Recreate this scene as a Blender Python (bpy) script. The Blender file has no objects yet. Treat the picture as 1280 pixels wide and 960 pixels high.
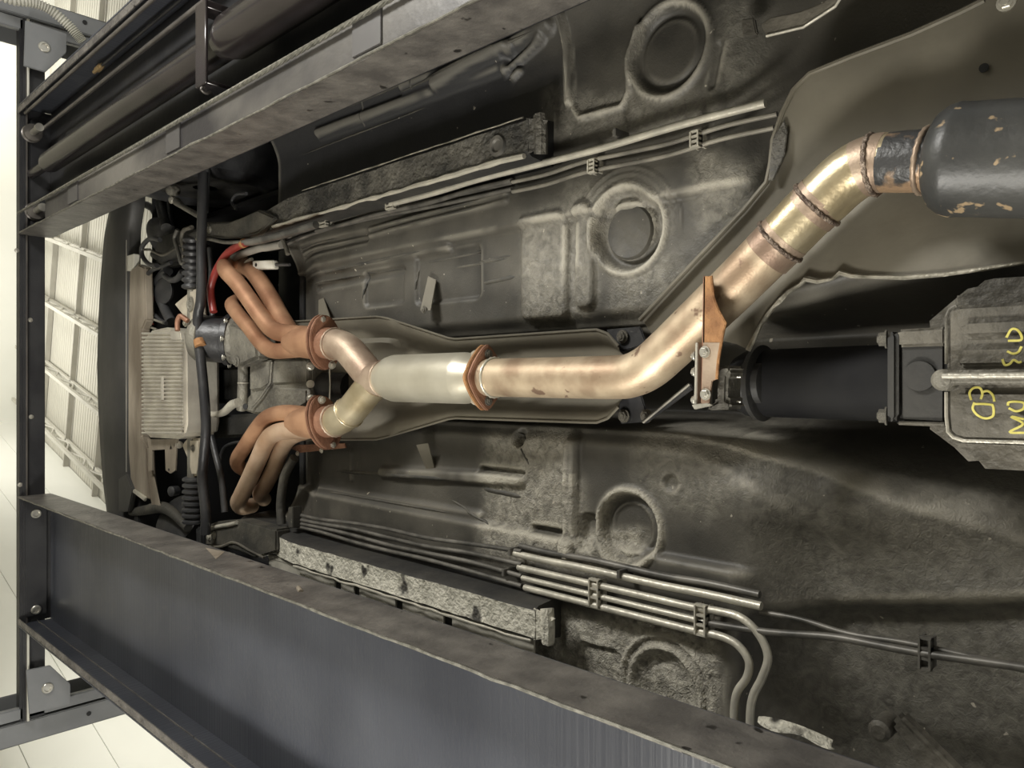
import bpy, bmesh, math, random
import numpy as np
from mathutils import Vector as V, Matrix

random.seed(7)
rng = np.random.default_rng(7)
S = bpy.context.scene
COL = S.collection

# ------------------------------------------------------------------ camera, world, light
CZ = 0.95                      # height of the phone above the workshop floor
PITCH = math.radians(45.85)    # looking forward (+Y) and up, phone turned on its side
FPX = 960.0
FW = V((0, math.cos(PITCH), math.sin(PITCH)))
RT = V((0, -math.sin(PITCH), math.cos(PITCH)))
UP = V((-1, 0, 0))
CAM = V((0, 0, CZ))
cam_d = bpy.data.cameras.new('camera'); cam = bpy.data.objects.new('camera', cam_d); COL.objects.link(cam)
cam.matrix_world = Matrix.Translation(CAM) @ Matrix((RT, UP, -FW)).transposed().to_4x4()
cam_d.sensor_width = 36.0; cam_d.lens = 36.0 * FPX / 1280.0; cam_d.clip_start = 0.02; cam_d.clip_end = 200
S.camera = cam

wd = bpy.data.worlds.new('daylight'); S.world = wd; wd.use_nodes = True
bg = wd.node_tree.nodes['Background']; bg.inputs[0].default_value = (1.0, 0.99, 0.95, 1); bg.inputs[1].default_value = 0.62

def area(name, loc, target, sx, sy, power, col):
    d = bpy.data.lights.new(name, 'AREA'); d.shape = 'RECTANGLE'; d.size = sx; d.size_y = sy; d.energy = power; d.color = col
    o = bpy.data.objects.new(name, d); COL.objects.link(o); o.location = loc
    o.rotation_euler = (V(target) - V(loc)).to_track_quat('-Z', 'Y').to_euler()
    return o
# two added low area lights, one each side, brightening the underside
area('added_low_light', (1.95, 0.75, 0.28), (-0.1, 1.3, 2.2), 0.9, 0.45, 80, (1.0, 0.965, 0.89))
area('added_low_light', (-1.9, 1.95, 0.25), (0.3, 1.2, 2.2), 0.9, 0.4, 74, (1.0, 0.98, 0.93))
# added upward-facing area lights, out of view, that brighten roof and walls
for lx, ly, lp in ((-8, 13, 300), (1.5, 12, 270), (-9, 25, 400), (-1.5, 25, 330), (-7, 4, 380), (4, 4, 480)):
    area('added_roof_fill', (lx, ly, 3.5), (lx, ly, 20), 3.0, 3.0, lp, (1.0, 0.975, 0.90))

S.view_settings.view_transform = 'Standard'; S.view_settings.look = 'None'
S.view_settings.exposure = 0.12; S.view_settings.gamma = 1.0; S.view_settings.use_curve_mapping = False

# ------------------------------------------------------------------ helpers
def ray(px, py):
    return FW + RT * ((px - 640.0) / FPX) + UP * ((480.0 - py) / FPX)
def at(px, py, h):            # point at height h above the camera
    d = ray(px, py); return CAM + d * (h / d.z)
def atY(px, py, y):
    d = ray(px, py); return CAM + d * (y / d.y)
def atX(px, py, x):
    d = ray(px, py); return CAM + d * (x / d.x)
def W(x, y, h):
    return V((x, y, CZ + h))

def empty(name, loc, label, cat, group=None):
    o = bpy.data.objects.new(name, None); COL.objects.link(o); o.location = loc; o.empty_display_size = 0.1
    o['label'] = label; o['category'] = cat
    if group: o['group'] = group
    return o
def tag(o, label=None, cat=None, group=None, kind=None):
    if label: o['label'] = label
    if cat: o['category'] = cat
    if group: o['group'] = group
    if kind: o['kind'] = kind
    return o
def adopt(o, parent):
    if parent is not None:
        o.parent = parent
        loc = V(parent.location)
        p = parent.parent
        if p is not None and parent.type == 'EMPTY': loc = loc
        o.matrix_parent_inverse = Matrix.Translation(-loc) if parent.type == 'EMPTY' else Matrix.Identity(4)
    return o
def fin(name, bm, mat, parent=None, smooth=35, label=None, recalc=True):
    if recalc: bmesh.ops.recalc_face_normals(bm, faces=bm.faces[:])
    me = bpy.data.meshes.new(name); bm.to_mesh(me); bm.free()
    if smooth:
        me.polygons.foreach_set('use_smooth', [True] * len(me.polygons))
        me.set_sharp_from_angle(angle=math.radians(smooth))
    me.materials.append(mat)
    o = bpy.data.objects.new(name, me); COL.objects.link(o); adopt(o, parent)
    if label: o['label'] = label
    return o
def crom(pts, n=8):
    if len(pts) < 3: return pts
    out = []
    P = [pts[0] * 2 - pts[1]] + list(pts) + [pts[-1] * 2 - pts[-2]]
    for i in range(1, len(P) - 2):
        a, b, c, d = P[i - 1], P[i], P[i + 1], P[i + 2]
        for k in range(n):
            t = k / n
            out.append(0.5 * ((2 * b) + (c - a) * t + (2 * a - 5 * b + 4 * c - d) * t * t + (3 * b - a - 3 * c + d) * t ** 3))
    out.append(pts[-1]); return out
def add_tube(bm, pts, r, seg=14, caps=True, flat=None):
    n = len(pts); rr = r if isinstance(r, (list, tuple)) else [r] * n
    if len(rr) != n:
        rr = list(np.interp(np.linspace(0, 1, n), np.linspace(0, 1, len(rr)), rr))
    tan = []
    for i in range(n):
        t = (pts[min(i + 1, n - 1)] - pts[max(i - 1, 0)])
        if t.length < 1e-9: t = tan[-1].copy() if tan else V((0, -1, 0))
        tan.append(t.normalized())
    ref = V((0, 0, 1)) if abs(tan[0].z) < 0.9 else V((1, 0, 0))
    nrm = (ref - tan[0] * ref.dot(tan[0])).normalized(); rings = []
    for i in range(n):
        nrm = (nrm - tan[i] * nrm.dot(tan[i])).normalized(); bi = tan[i].cross(nrm)
        fz = flat if flat else 1.0
        rings.append([bm.verts.new(pts[i] + (nrm * math.cos(2 * math.pi * k / seg) * fz + bi * math.sin(2 * math.pi * k / seg)) * rr[i]) for k in range(seg)])
    for i in range(n - 1):
        for k in range(seg):
            bm.faces.new((rings[i][k], rings[i][(k + 1) % seg], rings[i + 1][(k + 1) % seg], rings[i + 1][k]))
    if caps:
        bm.faces.new(rings[0][::-1]); bm.faces.new(rings[-1])
def tube(name, pts, r, mat, parent=None, seg=14, curve=True, n=7, label=None, flat=None, smooth=50):
    bm = bmesh.new(); pts = [V(p) for p in pts]
    add_tube(bm, crom(pts, n) if curve and len(pts) > 2 else pts, r, seg, flat=flat)
    return fin(name, bm, mat, parent, smooth, label)
def lathe(name, base, axis, prof, mat, parent=None, seg=28, label=None, smooth=40):
    ax = V(axis).normalized()
    bm = bmesh.new(); ref = V((0, 0, 1)) if abs(ax.z) < 0.9 else V((1, 0, 0))
    u = (ref - ax * ref.dot(ax)).normalized(); w = ax.cross(u); rings = []
    for d, r in prof:
        rings.append([bm.verts.new(V(base) + ax * d + (u * math.cos(2 * math.pi * k / seg) + w * math.sin(2 * math.pi * k / seg)) * r) for k in range(seg)])
    for a, b in zip(rings, rings[1:]):
        for k in range(seg): bm.faces.new((a[k], a[(k + 1) % seg], b[(k + 1) % seg], b[k]))
    bm.faces.new(rings[0][::-1]); bm.faces.new(rings[-1])
    return fin(name, bm, mat, parent, smooth, label)
def add_prism(bm, pts, vec):
    a = [bm.verts.new(V(p)) for p in pts]; b = [bm.verts.new(V(p) + V(vec)) for p in pts]
    n = len(pts); fs = [bm.faces.new(a[::-1]), bm.faces.new(b)]
    for i in range(n): fs.append(bm.faces.new((a[i], a[(i + 1) % n], b[(i + 1) % n], b[i])))
    return fs
def bevel(bm, w, seg=2):
    if w > 0:
        bmesh.ops.recalc_face_normals(bm, faces=bm.faces[:])
        ed = [e for e in bm.edges if e.is_manifold and e.calc_face_angle(0) > 0.5]
        bmesh.ops.bevel(bm, geom=ed, offset=w, segments=seg, affect='EDGES', clamp_overlap=True)
def prism(name, pts, vec, mat, parent=None, bev=0.003, label=None, smooth=40):
    bm = bmesh.new(); add_prism(bm, pts, vec); bevel(bm, bev)
    return fin(name, bm, mat, parent, smooth, label)
def pprism(name, poly, h, thick, mat, parent=None, bev=0.003, label=None):
    return prism(name, [at(x, y, h) for x, y in poly], (0, 0, thick), mat, parent, bev, label)
def add_box(bm, x0, x1, y0, y1, h0, h1):
    add_prism(bm, [W(x0, y0, h0), W(x1, y0, h0), W(x1, y1, h0), W(x0, y1, h0)], (0, 0, h1 - h0))
def box(name, x0, x1, y0, y1, h0, h1, mat, parent=None, bev=0.003, label=None):
    bm = bmesh.new(); add_box(bm, x0, x1, y0, y1, h0, h1); bevel(bm, bev)
    return fin(name, bm, mat, parent, 40, label)

def thicken(bm, t):
    """give an open downward-facing sheet a second skin t higher, closed along its border"""
    vs = bm.verts[:]; fs = bm.faces[:]; border = [e for e in bm.edges if len(e.link_faces) == 1]
    up = {v: bm.verts.new(v.co + V((0, 0, t))) for v in vs}
    for f in fs: bm.faces.new([up[v] for v in reversed(f.verts[:])])
    for e in border:
        a, b = e.verts; bm.faces.new((a, b, up[b], up[a]))
def socket(loc, r, parent):
    return lathe('bolt', loc, (0, -1, 0), [(0, r * 1.3), (r * 0.35, r * 1.3), (r * 0.5, r * 1.15), (r * 0.5, r * 0.8), (r * 0.15, r * 0.72), (r * 0.15, r * 0.05)], M['zinc'], parent, 24)
_bolt = {}
def bolt(loc, axis, r, mat, parent, name='bolt', ln=0.5, label=None):
    """hex head on a washer; head points along axis"""
    key = (mat.name, round(ln, 2), name)
    if key not in _bolt:
        bm = bmesh.new()
        add_tube(bm, [V((0, 0, -0.1)), V((0, 0, 0.16)), V((0, 0, 0.18))], [1.35, 1.35, 1.2], 16)
        add_tube(bm, [V((0, 0, 0.18)), V((0, 0, 0.18 + ln)), V((0, 0, 0.26 + ln))], [1.0, 1.0, 0.85], 6)
        add_tube(bm, [V((0, 0, 0.2 + ln)), V((0, 0, 0.45 + ln))], 0.5, 10)
        me = bpy.data.meshes.new(name); bm.to_mesh(me); bm.free(); me.materials.append(mat); _bolt[key] = me
    o = bpy.data.objects.new(name, _bolt[key]); COL.objects.link(o)
    q = V((0, 0, 1)).rotation_difference(V(axis).normalized())
    o.location = loc; o.rotation_mode = 'QUATERNION'; o.rotation_quaternion = q; o.scale = (r, r, r)
    adopt(o, parent)
    if label: o['label'] = label
    return o

# ------------------------------------------------------------------ materials
def nmat(name):
    m = bpy.data.materials.new(name); m.use_nodes = True
    return m, m.node_tree, m.node_tree.nodes['Principled BSDF']
def mat(name, c1, c2=None, scale=8.0, rough=0.6, metal=0.0, bump=0.0, bscale=60.0, spot=None, spot_scale=40, spot_amt=0.62, rough2=None, coat=0.0, stretch=None, detail=5, lo=0.35, hi=0.68):
    m, nt, b = nmat(name); N = nt.nodes; L = nt.links
    tc = N.new('ShaderNodeTexCoord'); src = tc.outputs['Object']
    if stretch:
        mp = N.new('ShaderNodeMapping'); mp.inputs['Scale'].default_value = stretch; L.new(src, mp.inputs[0]); src = mp.outputs[0]
    c2 = c2 or c1
    nz = N.new('ShaderNodeTexNoise'); nz.inputs['Scale'].default_value = scale; nz.inputs['Detail'].default_value = detail; L.new(src, nz.inputs['Vector'])
    rp = N.new('ShaderNodeValToRGB'); L.new(nz.outputs['Fac'], rp.inputs[0])
    rp.color_ramp.elements[0].position = lo; rp.color_ramp.elements[1].position = hi
    rp.color_ramp.elements[0].color = (*c1, 1); rp.color_ramp.elements[1].color = (*c2, 1)
    col = rp.outputs[0]
    if spot:
        n2 = N.new('ShaderNodeTexNoise'); n2.inputs['Scale'].default_value = spot_scale; n2.inputs['Detail'].default_value = 3; L.new(src, n2.inputs['Vector'])
        r2 = N.new('ShaderNodeValToRGB'); r2.color_ramp.elements[0].position = spot_amt; r2.color_ramp.elements[1].position = spot_amt + 0.04; L.new(n2.outputs['Fac'], r2.inputs[0])
        mx = N.new('ShaderNodeMix'); mx.data_type = 'RGBA'; L.new(r2.outputs[0], mx.inputs[0]); L.new(col, mx.inputs[6]); mx.inputs[7].default_value = (*spot, 1); col = mx.outputs[2]
    L.new(col, b.inputs['Base Color'])
    b.inputs['Metallic'].default_value = metal; b.inputs['Roughness'].default_value = rough
    if coat: b.inputs['Coat Weight'].default_value = coat; b.inputs['Coat Roughness'].default_value = 0.15
    if rough2 is not None:
        mr = N.new('ShaderNodeMapRange'); mr.inputs['To Min'].default_value = rough; mr.inputs['To Max'].default_value = rough2; L.new(nz.outputs['Fac'], mr.inputs[0]); L.new(mr.outputs[0], b.inputs['Roughness'])
    if bump:
        n3 = N.new('ShaderNodeTexNoise'); n3.inputs['Scale'].default_value = bscale; n3.inputs['Detail'].default_value = 4; L.new(src, n3.inputs['Vector'])
        bp = N.new('ShaderNodeBump'); bp.inputs['Strength'].default_value = bump; bp.inputs['Distance'].default_value = 0.01; L.new(n3.outputs['Fac'], bp.inputs['Height']); L.new(bp.outputs[0], b.inputs['Normal'])
    return m

M = {}
M['under'] = mat('underseal', (0.032, 0.031, 0.027), (0.085, 0.078, 0.062), 9, 0.62, bump=0.35, bscale=55, spot=(0.25, 0.23, 0.19), spot_scale=70, spot_amt=0.72)
M['under_dark'] = mat('underseal_dark', (0.016, 0.016, 0.016), (0.04, 0.038, 0.033), 7, 0.55, bump=0.25, bscale=40)
M['rail'] = mat('rail_wrinkled', (0.36, 0.345, 0.285), (0.68, 0.65, 0.55), 30, 0.62, bump=0.9, bscale=95, lo=0.3, hi=0.7, spot=(0.05, 0.047, 0.04), spot_scale=9, spot_amt=0.63)
M['rail_dark'] = mat('rail_dark', (0.028, 0.027, 0.024), (0.16, 0.15, 0.125), 13, 0.55, bump=0.9, bscale=85, lo=0.36, hi=0.76)
M['shield'] = mat('shield_grey', (0.11, 0.10, 0.077), (0.17, 0.155, 0.12), 5, 0.5, 0.25, bump=0.1, bscale=30)
M['shield_rim'] = mat('shield_rim', (0.16, 0.15, 0.12), (0.5, 0.47, 0.39), 25, 0.5, 0.5, bump=0.5, bscale=60)
M['line'] = mat('line_coated', (0.42, 0.40, 0.34), (0.6, 0.57, 0.48), 20, 0.4, 0.35, bump=0.15, bscale=100)
M['line_dark'] = mat('line_dark', (0.06, 0.058, 0.052), (0.18, 0.17, 0.15), 15, 0.45, 0.3)
M['line_mid'] = mat('line_mid', (0.16, 0.15, 0.13), (0.34, 0.32, 0.27), 15, 0.35, 0.4)
M['shaft'] = mat('shaft_black', (0.005, 0.005, 0.006), (0.014, 0.014, 0.014), 8, 0.75)
M['shaft'].node_tree.nodes['Principled BSDF'].inputs['Specular IOR Level'].default_value = 0.2
M['hose'] = mat('rubber_hose', (0.022, 0.022, 0.024), (0.06, 0.06, 0.06), 10, 0.42, bump=0.1, bscale=120)
M['hose_grey'] = mat('hose_grey', (0.2, 0.19, 0.165), (0.3, 0.285, 0.25), 10, 0.5)
M['hose_red'] = mat('hose_red', (0.17, 0.022, 0.018), (0.28, 0.045, 0.036), 12, 0.4, bump=0.1)
M['header'] = mat('header_rust', (0.28, 0.14, 0.078), (0.46, 0.265, 0.155), 9, 0.42, 0.5, bump=0.08, bscale=240, rough2=0.6)
M['header_pale'] = mat('header_pale', (0.40, 0.255, 0.16), (0.62, 0.46, 0.33), 9, 0.45, 0.5, bump=0.07, bscale=240)
M['pipe'] = mat('pipe_tan', (0.33, 0.235, 0.155), (0.60, 0.49, 0.345), 14, 0.4, 0.55, bump=0.06, bscale=260, spot=(0.22, 0.145, 0.10), spot_scale=30, spot_amt=0.66, rough2=0.55)
M['pipe_brown'] = mat('pipe_brown', (0.26, 0.18, 0.13), (0.5, 0.40, 0.30), 12, 0.42, 0.55, bump=0.08, bscale=220, rough2=0.55)
M['pipe_gold'] = mat('pipe_gold', (0.44, 0.36, 0.22), (0.62, 0.54, 0.38), 10, 0.3, 0.75, bump=0.06, bscale=160, rough2=0.42, stretch=(1, 1, 1))
M['weld'] = mat('weld', (0.10, 0.07, 0.055), (0.36, 0.29, 0.23), 60, 0.5, 0.6, bump=0.9, bscale=150)
M['cat'] = mat('stainless', (0.58, 0.54, 0.43), (0.76, 0.72, 0.60), 6, 0.3, 0.7, bump=0.05, bscale=100, rough2=0.42)
M['rust'] = mat('rust', (0.20, 0.09, 0.035), (0.42, 0.22, 0.09), 25, 0.75, 0.1, bump=0.5, bscale=120)
M['rust_copper'] = mat('rust_copper', (0.20, 0.098, 0.06), (0.33, 0.175, 0.11), 20, 0.55, 0.4, bump=0.3, bscale=120)
M['zinc'] = mat('zinc', (0.45, 0.43, 0.38), (0.7, 0.68, 0.6), 30, 0.35, 0.8)
M['muffler'] = mat('muffler_black', (0.028, 0.029, 0.029), (0.06, 0.06, 0.056), 8, 0.36, 0.0, bump=0.12, bscale=60, rough2=0.5, spot=(0.34, 0.25, 0.15), spot_scale=38, spot_amt=0.655)
M['muffler_rust'] = mat('muffler_rust', (0.05, 0.05, 0.05), (0.33, 0.22, 0.135), 14, 0.45, 0.3, bump=0.3, bscale=80, lo=0.5, hi=0.56)
M['cast'] = mat('cast_alloy', (0.11, 0.103, 0.088), (0.27, 0.255, 0.21), 8, 0.55, 0.35, bump=0.5, bscale=70)
M['cast_pale'] = mat('cast_alloy_pale', (0.30, 0.285, 0.24), (0.55, 0.52, 0.44), 12, 0.45, 0.4, bump=0.3, bscale=90)
M['cast_dirty'] = mat('cast_dirty', (0.065, 0.06, 0.049), (0.19, 0.174, 0.14), 6, 0.6, 0.2, bump=0.5, bscale=55)
M['fin'] = mat('sump_alloy', (0.44, 0.41, 0.355), (0.6, 0.57, 0.49), 12, 0.42, 0.5, bump=0.15, bscale=80)
M['blackmetal'] = mat('black_metal', (0.018, 0.018, 0.02), (0.045, 0.045, 0.046), 8, 0.4, 0.2, bump=0.15, bscale=60)
M['blackplastic'] = mat('black_plastic', (0.03, 0.03, 0.029), (0.052, 0.05, 0.046), 5, 0.5, bump=0.12, bscale=25)
M['dirtbeam'] = mat('dirty_beam', (0.14, 0.115, 0.085), (0.30, 0.26, 0.205), 9, 0.6, bump=0.3, bscale=50, stretch=(0.35, 1, 1))
M['beige'] = mat('beige_cast', (0.36, 0.32, 0.25), (0.5, 0.45, 0.36), 12, 0.55, 0.1, bump=0.3, bscale=60)
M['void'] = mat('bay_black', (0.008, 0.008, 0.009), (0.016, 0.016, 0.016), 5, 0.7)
M['yellow'] = mat('yellow_paint', (0.42, 0.37, 0.07), (0.6, 0.54, 0.14), 60, 0.6)
M['white_plastic'] = mat('white_plastic', (0.62, 0.60, 0.52), (0.72, 0.70, 0.62), 20, 0.5)
M['tab'] = mat('tab_grey', (0.06, 0.057, 0.055), (0.08, 0.076, 0.073), 8, 0.45)
M['liftedge'] = mat('lift_edge', (0.085, 0.079, 0.073), (0.17, 0.158, 0.142), 14, 0.45, 0.1, bump=0.3, bscale=60, spot=(0.02, 0.018, 0.016), spot_scale=25, spot_amt=0.68)
M['liftrod'] = mat('rod_steel', (0.10, 0.092, 0.085), (0.17, 0.155, 0.14), 8, 0.35, 0.5)
M['cyl'] = mat('cylinder_paint', (0.013, 0.011, 0.011), (0.03, 0.024, 0.024), 5, 0.26, 0.0, coat=0.4)
M['cable'] = mat('wire_cable', (0.13, 0.125, 0.105), (0.28, 0.27, 0.23), 60, 0.5, 0.5)
M['brass'] = mat('brass', (0.42, 0.29, 0.14), (0.52, 0.38, 0.2), 20, 0.4, 0.6)
M['post'] = mat('post_grey', (0.17, 0.175, 0.18), (0.215, 0.22, 0.225), 5, 0.5, bump=0.05)
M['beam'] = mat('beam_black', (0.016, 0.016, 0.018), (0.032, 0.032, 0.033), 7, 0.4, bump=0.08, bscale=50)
M['conduit'] = mat('conduit', (0.46, 0.45, 0.40), (0.58, 0.57, 0.5), 8, 0.45, 0.1)
M['concrete'] = mat('concrete', (0.44, 0.425, 0.38), (0.56, 0.54, 0.49), 1.5, 0.5, bump=0.1, bscale=20)
M['wall'] = mat('wall_white', (0.80, 0.80, 0.74), (0.84, 0.84, 0.78), 0.6, 0.7)
M['roof'] = mat('roof_sheet', (0.45, 0.435, 0.375), (0.51, 0.495, 0.43), 0.5, 0.6)
M['truss'] = mat('truss_paint', (0.47, 0.455, 0.40), (0.54, 0.52, 0.46), 2, 0.6)
M['purlin'] = mat('purlin_paint', (0.36, 0.345, 0.30), (0.42, 0.40, 0.35), 2, 0.6)

# lift deck: semi-gloss black paint with brush-like crosswise streaks and a few reddish rub marks
def deck_mat():
    m, nt, b = nmat('lift_black'); N = nt.nodes; L = nt.links
    tc = N.new('ShaderNodeTexCoord'); mp = N.new('ShaderNodeMapping'); mp.inputs['Scale'].default_value = (1.2, 95, 2); L.new(tc.outputs['Object'], mp.inputs[0])
    st = N.new('ShaderNodeTexNoise'); st.inputs['Scale'].default_value = 1.0; st.inputs['Detail'].default_value = 2; L.new(mp.outputs[0], st.inputs['Vector'])
    big = N.new('ShaderNodeTexNoise'); big.inputs['Scale'].default_value = 3.0; L.new(tc.outputs['Object'], big.inputs['Vector'])
    rp = N.new('ShaderNodeValToRGB'); rp.color_ramp.elements[0].color = (0.035, 0.038, 0.048, 1); rp.color_ramp.elements[1].color = (0.059, 0.063, 0.075, 1)
    rp.color_ramp.elements[0].position = 0.3; rp.color_ramp.elements[1].position = 0.7; L.new(big.outputs['Fac'], rp.inputs[0])
    L.new(rp.outputs[0], b.inputs['Base Color'])
    b.inputs['Roughness'].default_value = 0.33; b.inputs['Specular IOR Level'].default_value = 0.6
    bp = N.new('ShaderNodeBump'); bp.inputs['Strength'].default_value = 0.12; bp.inputs['Distance'].default_value = 0.01
    L.new(st.outputs['Fac'], bp.inputs['Height']); L.new(bp.outputs[0], b.inputs['Normal'])
    return m
M['deck'] = deck_mat()
M['flange'] = mat('flange_dusty', (0.03, 0.028, 0.029), (0.13, 0.122, 0.108), 3.0, 0.42, 0.1, bump=0.12, bscale=40, stretch=(1, 0.6, 1), lo=0.4, hi=0.62)

# ------------------------------------------------------------------ the hall (turned about 14 degrees against the lift)
TD = V((-0.25, 1, 0)).normalized(); ND = V((TD.y, -TD.x, 0))      # along the trusses / across them
HC = 7.2
def hall(o, t, h):     # offset across, along, height above camera
    p = ND * o + TD * t; return V((p.x, p.y, CZ + h))
wall_t = (at(34, 480, HC) - CAM).dot(TD)
bm = bmesh.new(); add_prism(bm, [(-22, -9, -0.2), (22, -9, -0.2), (22, 34, -0.2), (-22, 34, -0.2)], (0, 0, 0.2))
tag(fin('floor', bm, M['concrete'], None, 0), 'pale concrete workshop floor', None, None, 'structure')
bm = bmesh.new(); add_prism(bm, [hall(-22, wall_t, -CZ), hall(22, wall_t, -CZ), hall(22, wall_t + 0.2, -CZ), hall(-22, wall_t + 0.2, -CZ)], (0, 0, CZ + HC + 0.3))
wf = tag(fin('wall_front', bm, M['wall'], None, 0), 'white far end wall of the workshop', None, None, 'structure')
bm = bmesh.new(); add_prism(bm, [hall(-22, -9, HC + 0.06), hall(22, -9, HC + 0.06), hall(22, wall_t + 0.2, HC + 0.06), hall(-22, wall_t + 0.2, HC + 0.06)], (0, 0, 0.12))
ceil = tag(fin('ceiling', bm, M['purlin'], None, 0), 'high pale ribbed metal workshop roof', None, None, 'structure')
# roof sheets running across the trusses, each with pressed ribs, seams on the purlins
pw = 2.6; bm = bmesh.new(); prof = []; nrib = 13
for i in range(nrib):
    x = 0.03 + i * (pw - 0.06) / nrib; q = (pw - 0.06) / nrib
    prof += [(x, 0.02), (x + q * 0.78, 0.02), (x + q * 0.82, 0.008), (x + q * 0.94, 0.008)]
prof.append((pw - 0.03, 0.02))
vs = [(bm.verts.new((-21, x, z)), bm.verts.new((21, x, z))) for (x, z) in prof]
for a, b in zip(vs, vs[1:]): bm.faces.new((a[0], b[0], b[1], a[1]))
me = bpy.data.meshes.new('roof_panel'); bm.to_mesh(me); bm.free(); me.materials.append(M['roof'])
bm = bmesh.new(); add_prism(bm, [(-20, -0.035, 0), (20, -0.035, 0), (20, 0.035, 0), (-20, 0.035, 0)], (0, 0, 0.14))
mp_ = bpy.data.meshes.new('purlin'); bm.to_mesh(mp_); bm.free(); mp_.materials.append(M['purlin'])
RH = Matrix((ND, TD, V((0, 0, 1)))).transposed().to_4x4()
t_seam = (at(106, 330, HC) - CAM).dot(TD)
for k in range(-13, 3):
    t = t_seam + k * pw
    o = bpy.data.objects.new('purlin', mp_); COL.objects.link(o); o.parent = ceil; o.matrix_world = Matrix.Translation(hall(0, t, HC - 0.15)) @ RH
    if t + pw < wall_t + 2.6:
        o = bpy.data.objects.new('roof_panel', me); COL.objects.link(o); o.parent = ceil; o.matrix_world = Matrix.Translation(hall(0, t, HC)) @ RH
# white side wall on the right, clad in long horizontal panels
NW = (at(95, 592, HC) - CAM).dot(ND)
bm = bmesh.new(); add_prism(bm, [hall(NW + 0.05, -6, -CZ), hall(NW + 0.25, -6, -CZ), hall(NW + 0.25, wall_t, -CZ), hall(NW + 0.05, wall_t, -CZ)], (0, 0, CZ + HC + 0.1))
wr = tag(fin('wall_right', bm, M['purlin'], None, 0), 'white panelled side wall of the workshop', None, None, 'structure')
ph = 1.02; bm = bmesh.new(); add_prism(bm, [(0, -6, 0.006), (0.05, -6, 0.006), (0.05, wall_t, 0.006), (0, wall_t, 0.006)], (0, 0, ph - 0.012))
me = bpy.data.meshes.new('wall_panel'); bm.to_mesh(me); bm.free(); me.materials.append(M['wall'])
for k in range(8):
    o = bpy.data.objects.new('wall_panel', me); COL.objects.link(o); o.parent = wr; o.matrix_world = Matrix.Translation(hall(NW, 0, HC - ph * (k + 1))) @ RH
# lattice trusses
HB = 6.75
offs = [(at(90, y, HB) - CAM).dot(ND) for y in (311, 400, 491, 574)]
sp = (offs[3] - offs[0]) / 3
offs = [offs[0] - sp * 4, offs[0] - sp * 3, offs[0] - sp * 2, offs[0] - sp] + offs + []
bm = bmesh.new(); T0, T1 = 2.0, wall_t - 0.1
for z in (0.0, 0.30): add_prism(bm, [(-0.05, T0, z), (0.05, T0, z), (0.05, T1, z), (-0.05, T1, z)], (0, 0, 0.08))
k = 0; t = T0
while t + 0.75 < T1:
    a, b = (0.04, 0.34) if k % 2 == 0 else (0.34, 0.04)
    add_tube(bm, [V((0, t, a)), V((0, t + 0.75, b))], 0.028, 6); t += 0.75; k += 1
bmesh.ops.recalc_face_normals(bm, faces=bm.faces[:])
me = bpy.data.meshes.new('roof_truss'); bm.to_mesh(me); bm.free(); me.materials.append(M['truss'])
for i, of in enumerate(offs):
    o = bpy.data.objects.new('roof_truss', me); COL.objects.link(o); o.parent = ceil
    o.matrix_world = Matrix.Translation(hall(of, 0, HB)) @ Matrix((ND, TD, V((0, 0, 1)))).transposed().to_4x4()

# ------------------------------------------------------------------ four-post lift
HR, HD = 0.88, 1.005       # runway bottom / underside of deck
YE, YB = 3.79, -1.6        # runway ends
def tread(name, x0, x1, h, parent, flip):
    """narrow folded lip of chequer plate, raised lozenges facing down"""
    bm = bmesh.new(); add_box(bm, x0, x1, YB, YE, h, h + 0.005); bevel(bm, 0.001, 1)
    y = YB + 0.03; k = 0
    while y < YE - 0.03:
        s = 1 if k % 2 else -1; xm = (x0 + x1) / 2 + s * 0.006; L = 0.014; w_ = 0.0035
        c = W(xm, y, h); d = V((0.6 * s, 0.8, 0)); e = V((d.y, -d.x, 0))
        a = [bm.verts.new(c + d * L), bm.verts.new(c + e * w_), bm.verts.new(c - d * L), bm.verts.new(c - e * w_)]
        p = bm.verts.new(c + V((0, 0, -0.003)))
        for i in range(4): bm.faces.new((a[i], a[(i + 1) % 4], p))
        y += 0.026; k += 1
    return fin(name, bm, M['liftedge'], parent, 0, 'chequer-plate lip')
def wavy_edge(name, x, h, parent):
    """weld-like bright lower edge of the inner side wall"""
    pts = []; y = YB + 0.05
    while y < YE - 0.02:
        pts.append(W(x + random.uniform(-0.0015, 0.0015), y, h + random.uniform(-0.0015, 0.001))); y += 0.05
    return tube(name, pts, [random.uniform(0.0022, 0.0035) for _ in pts], M['cable'], parent, 6, curve=False, label='rough bright lower edge')

# right-hand runway (bottom of the photograph)
rr = empty('lift_runway', W(0.75, 1.1, HR), 'black painted lift runway along the bottom of the photo with smooth glossy underside', 'lift runway', 'lift runways')
box('deck', 0.48, 1.03, YB, YE, HD, HD + 0.006, M['deck'], rr, 0.001)
box('side_wall', 0.478, 0.486, YB, YE, HR, HD, M['liftedge'], rr, 0.0015, 'scuffed brown-black inner side wall')
box('side_wall', 1.024, 1.032, YB, YE, HR, HD, M['deck'], rr, 0.0015)
box('crease', 1.0205, 1.0245, YB, YE, 0.952, 0.955, M['liftedge'], rr, 0.0)
tread('lip', 0.998, 1.024, HR, rr, 1)
wavy_edge('weld_edge', 0.482, HR, rr)
box('end_cap', 0.488, 1.022, YE - 0.004, YE, 0.93, HD, M['beam'], rr, 0.001)
ep = box('end_plate', 0.50, 0.995, YE - 0.022, YE - 0.012, 0.905, 0.985, M['beam'], rr, 0.002)
for py in (642, 762):
    p = atY(45, py, YE - 0.022); socket(p, 0.015, ep)
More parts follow.
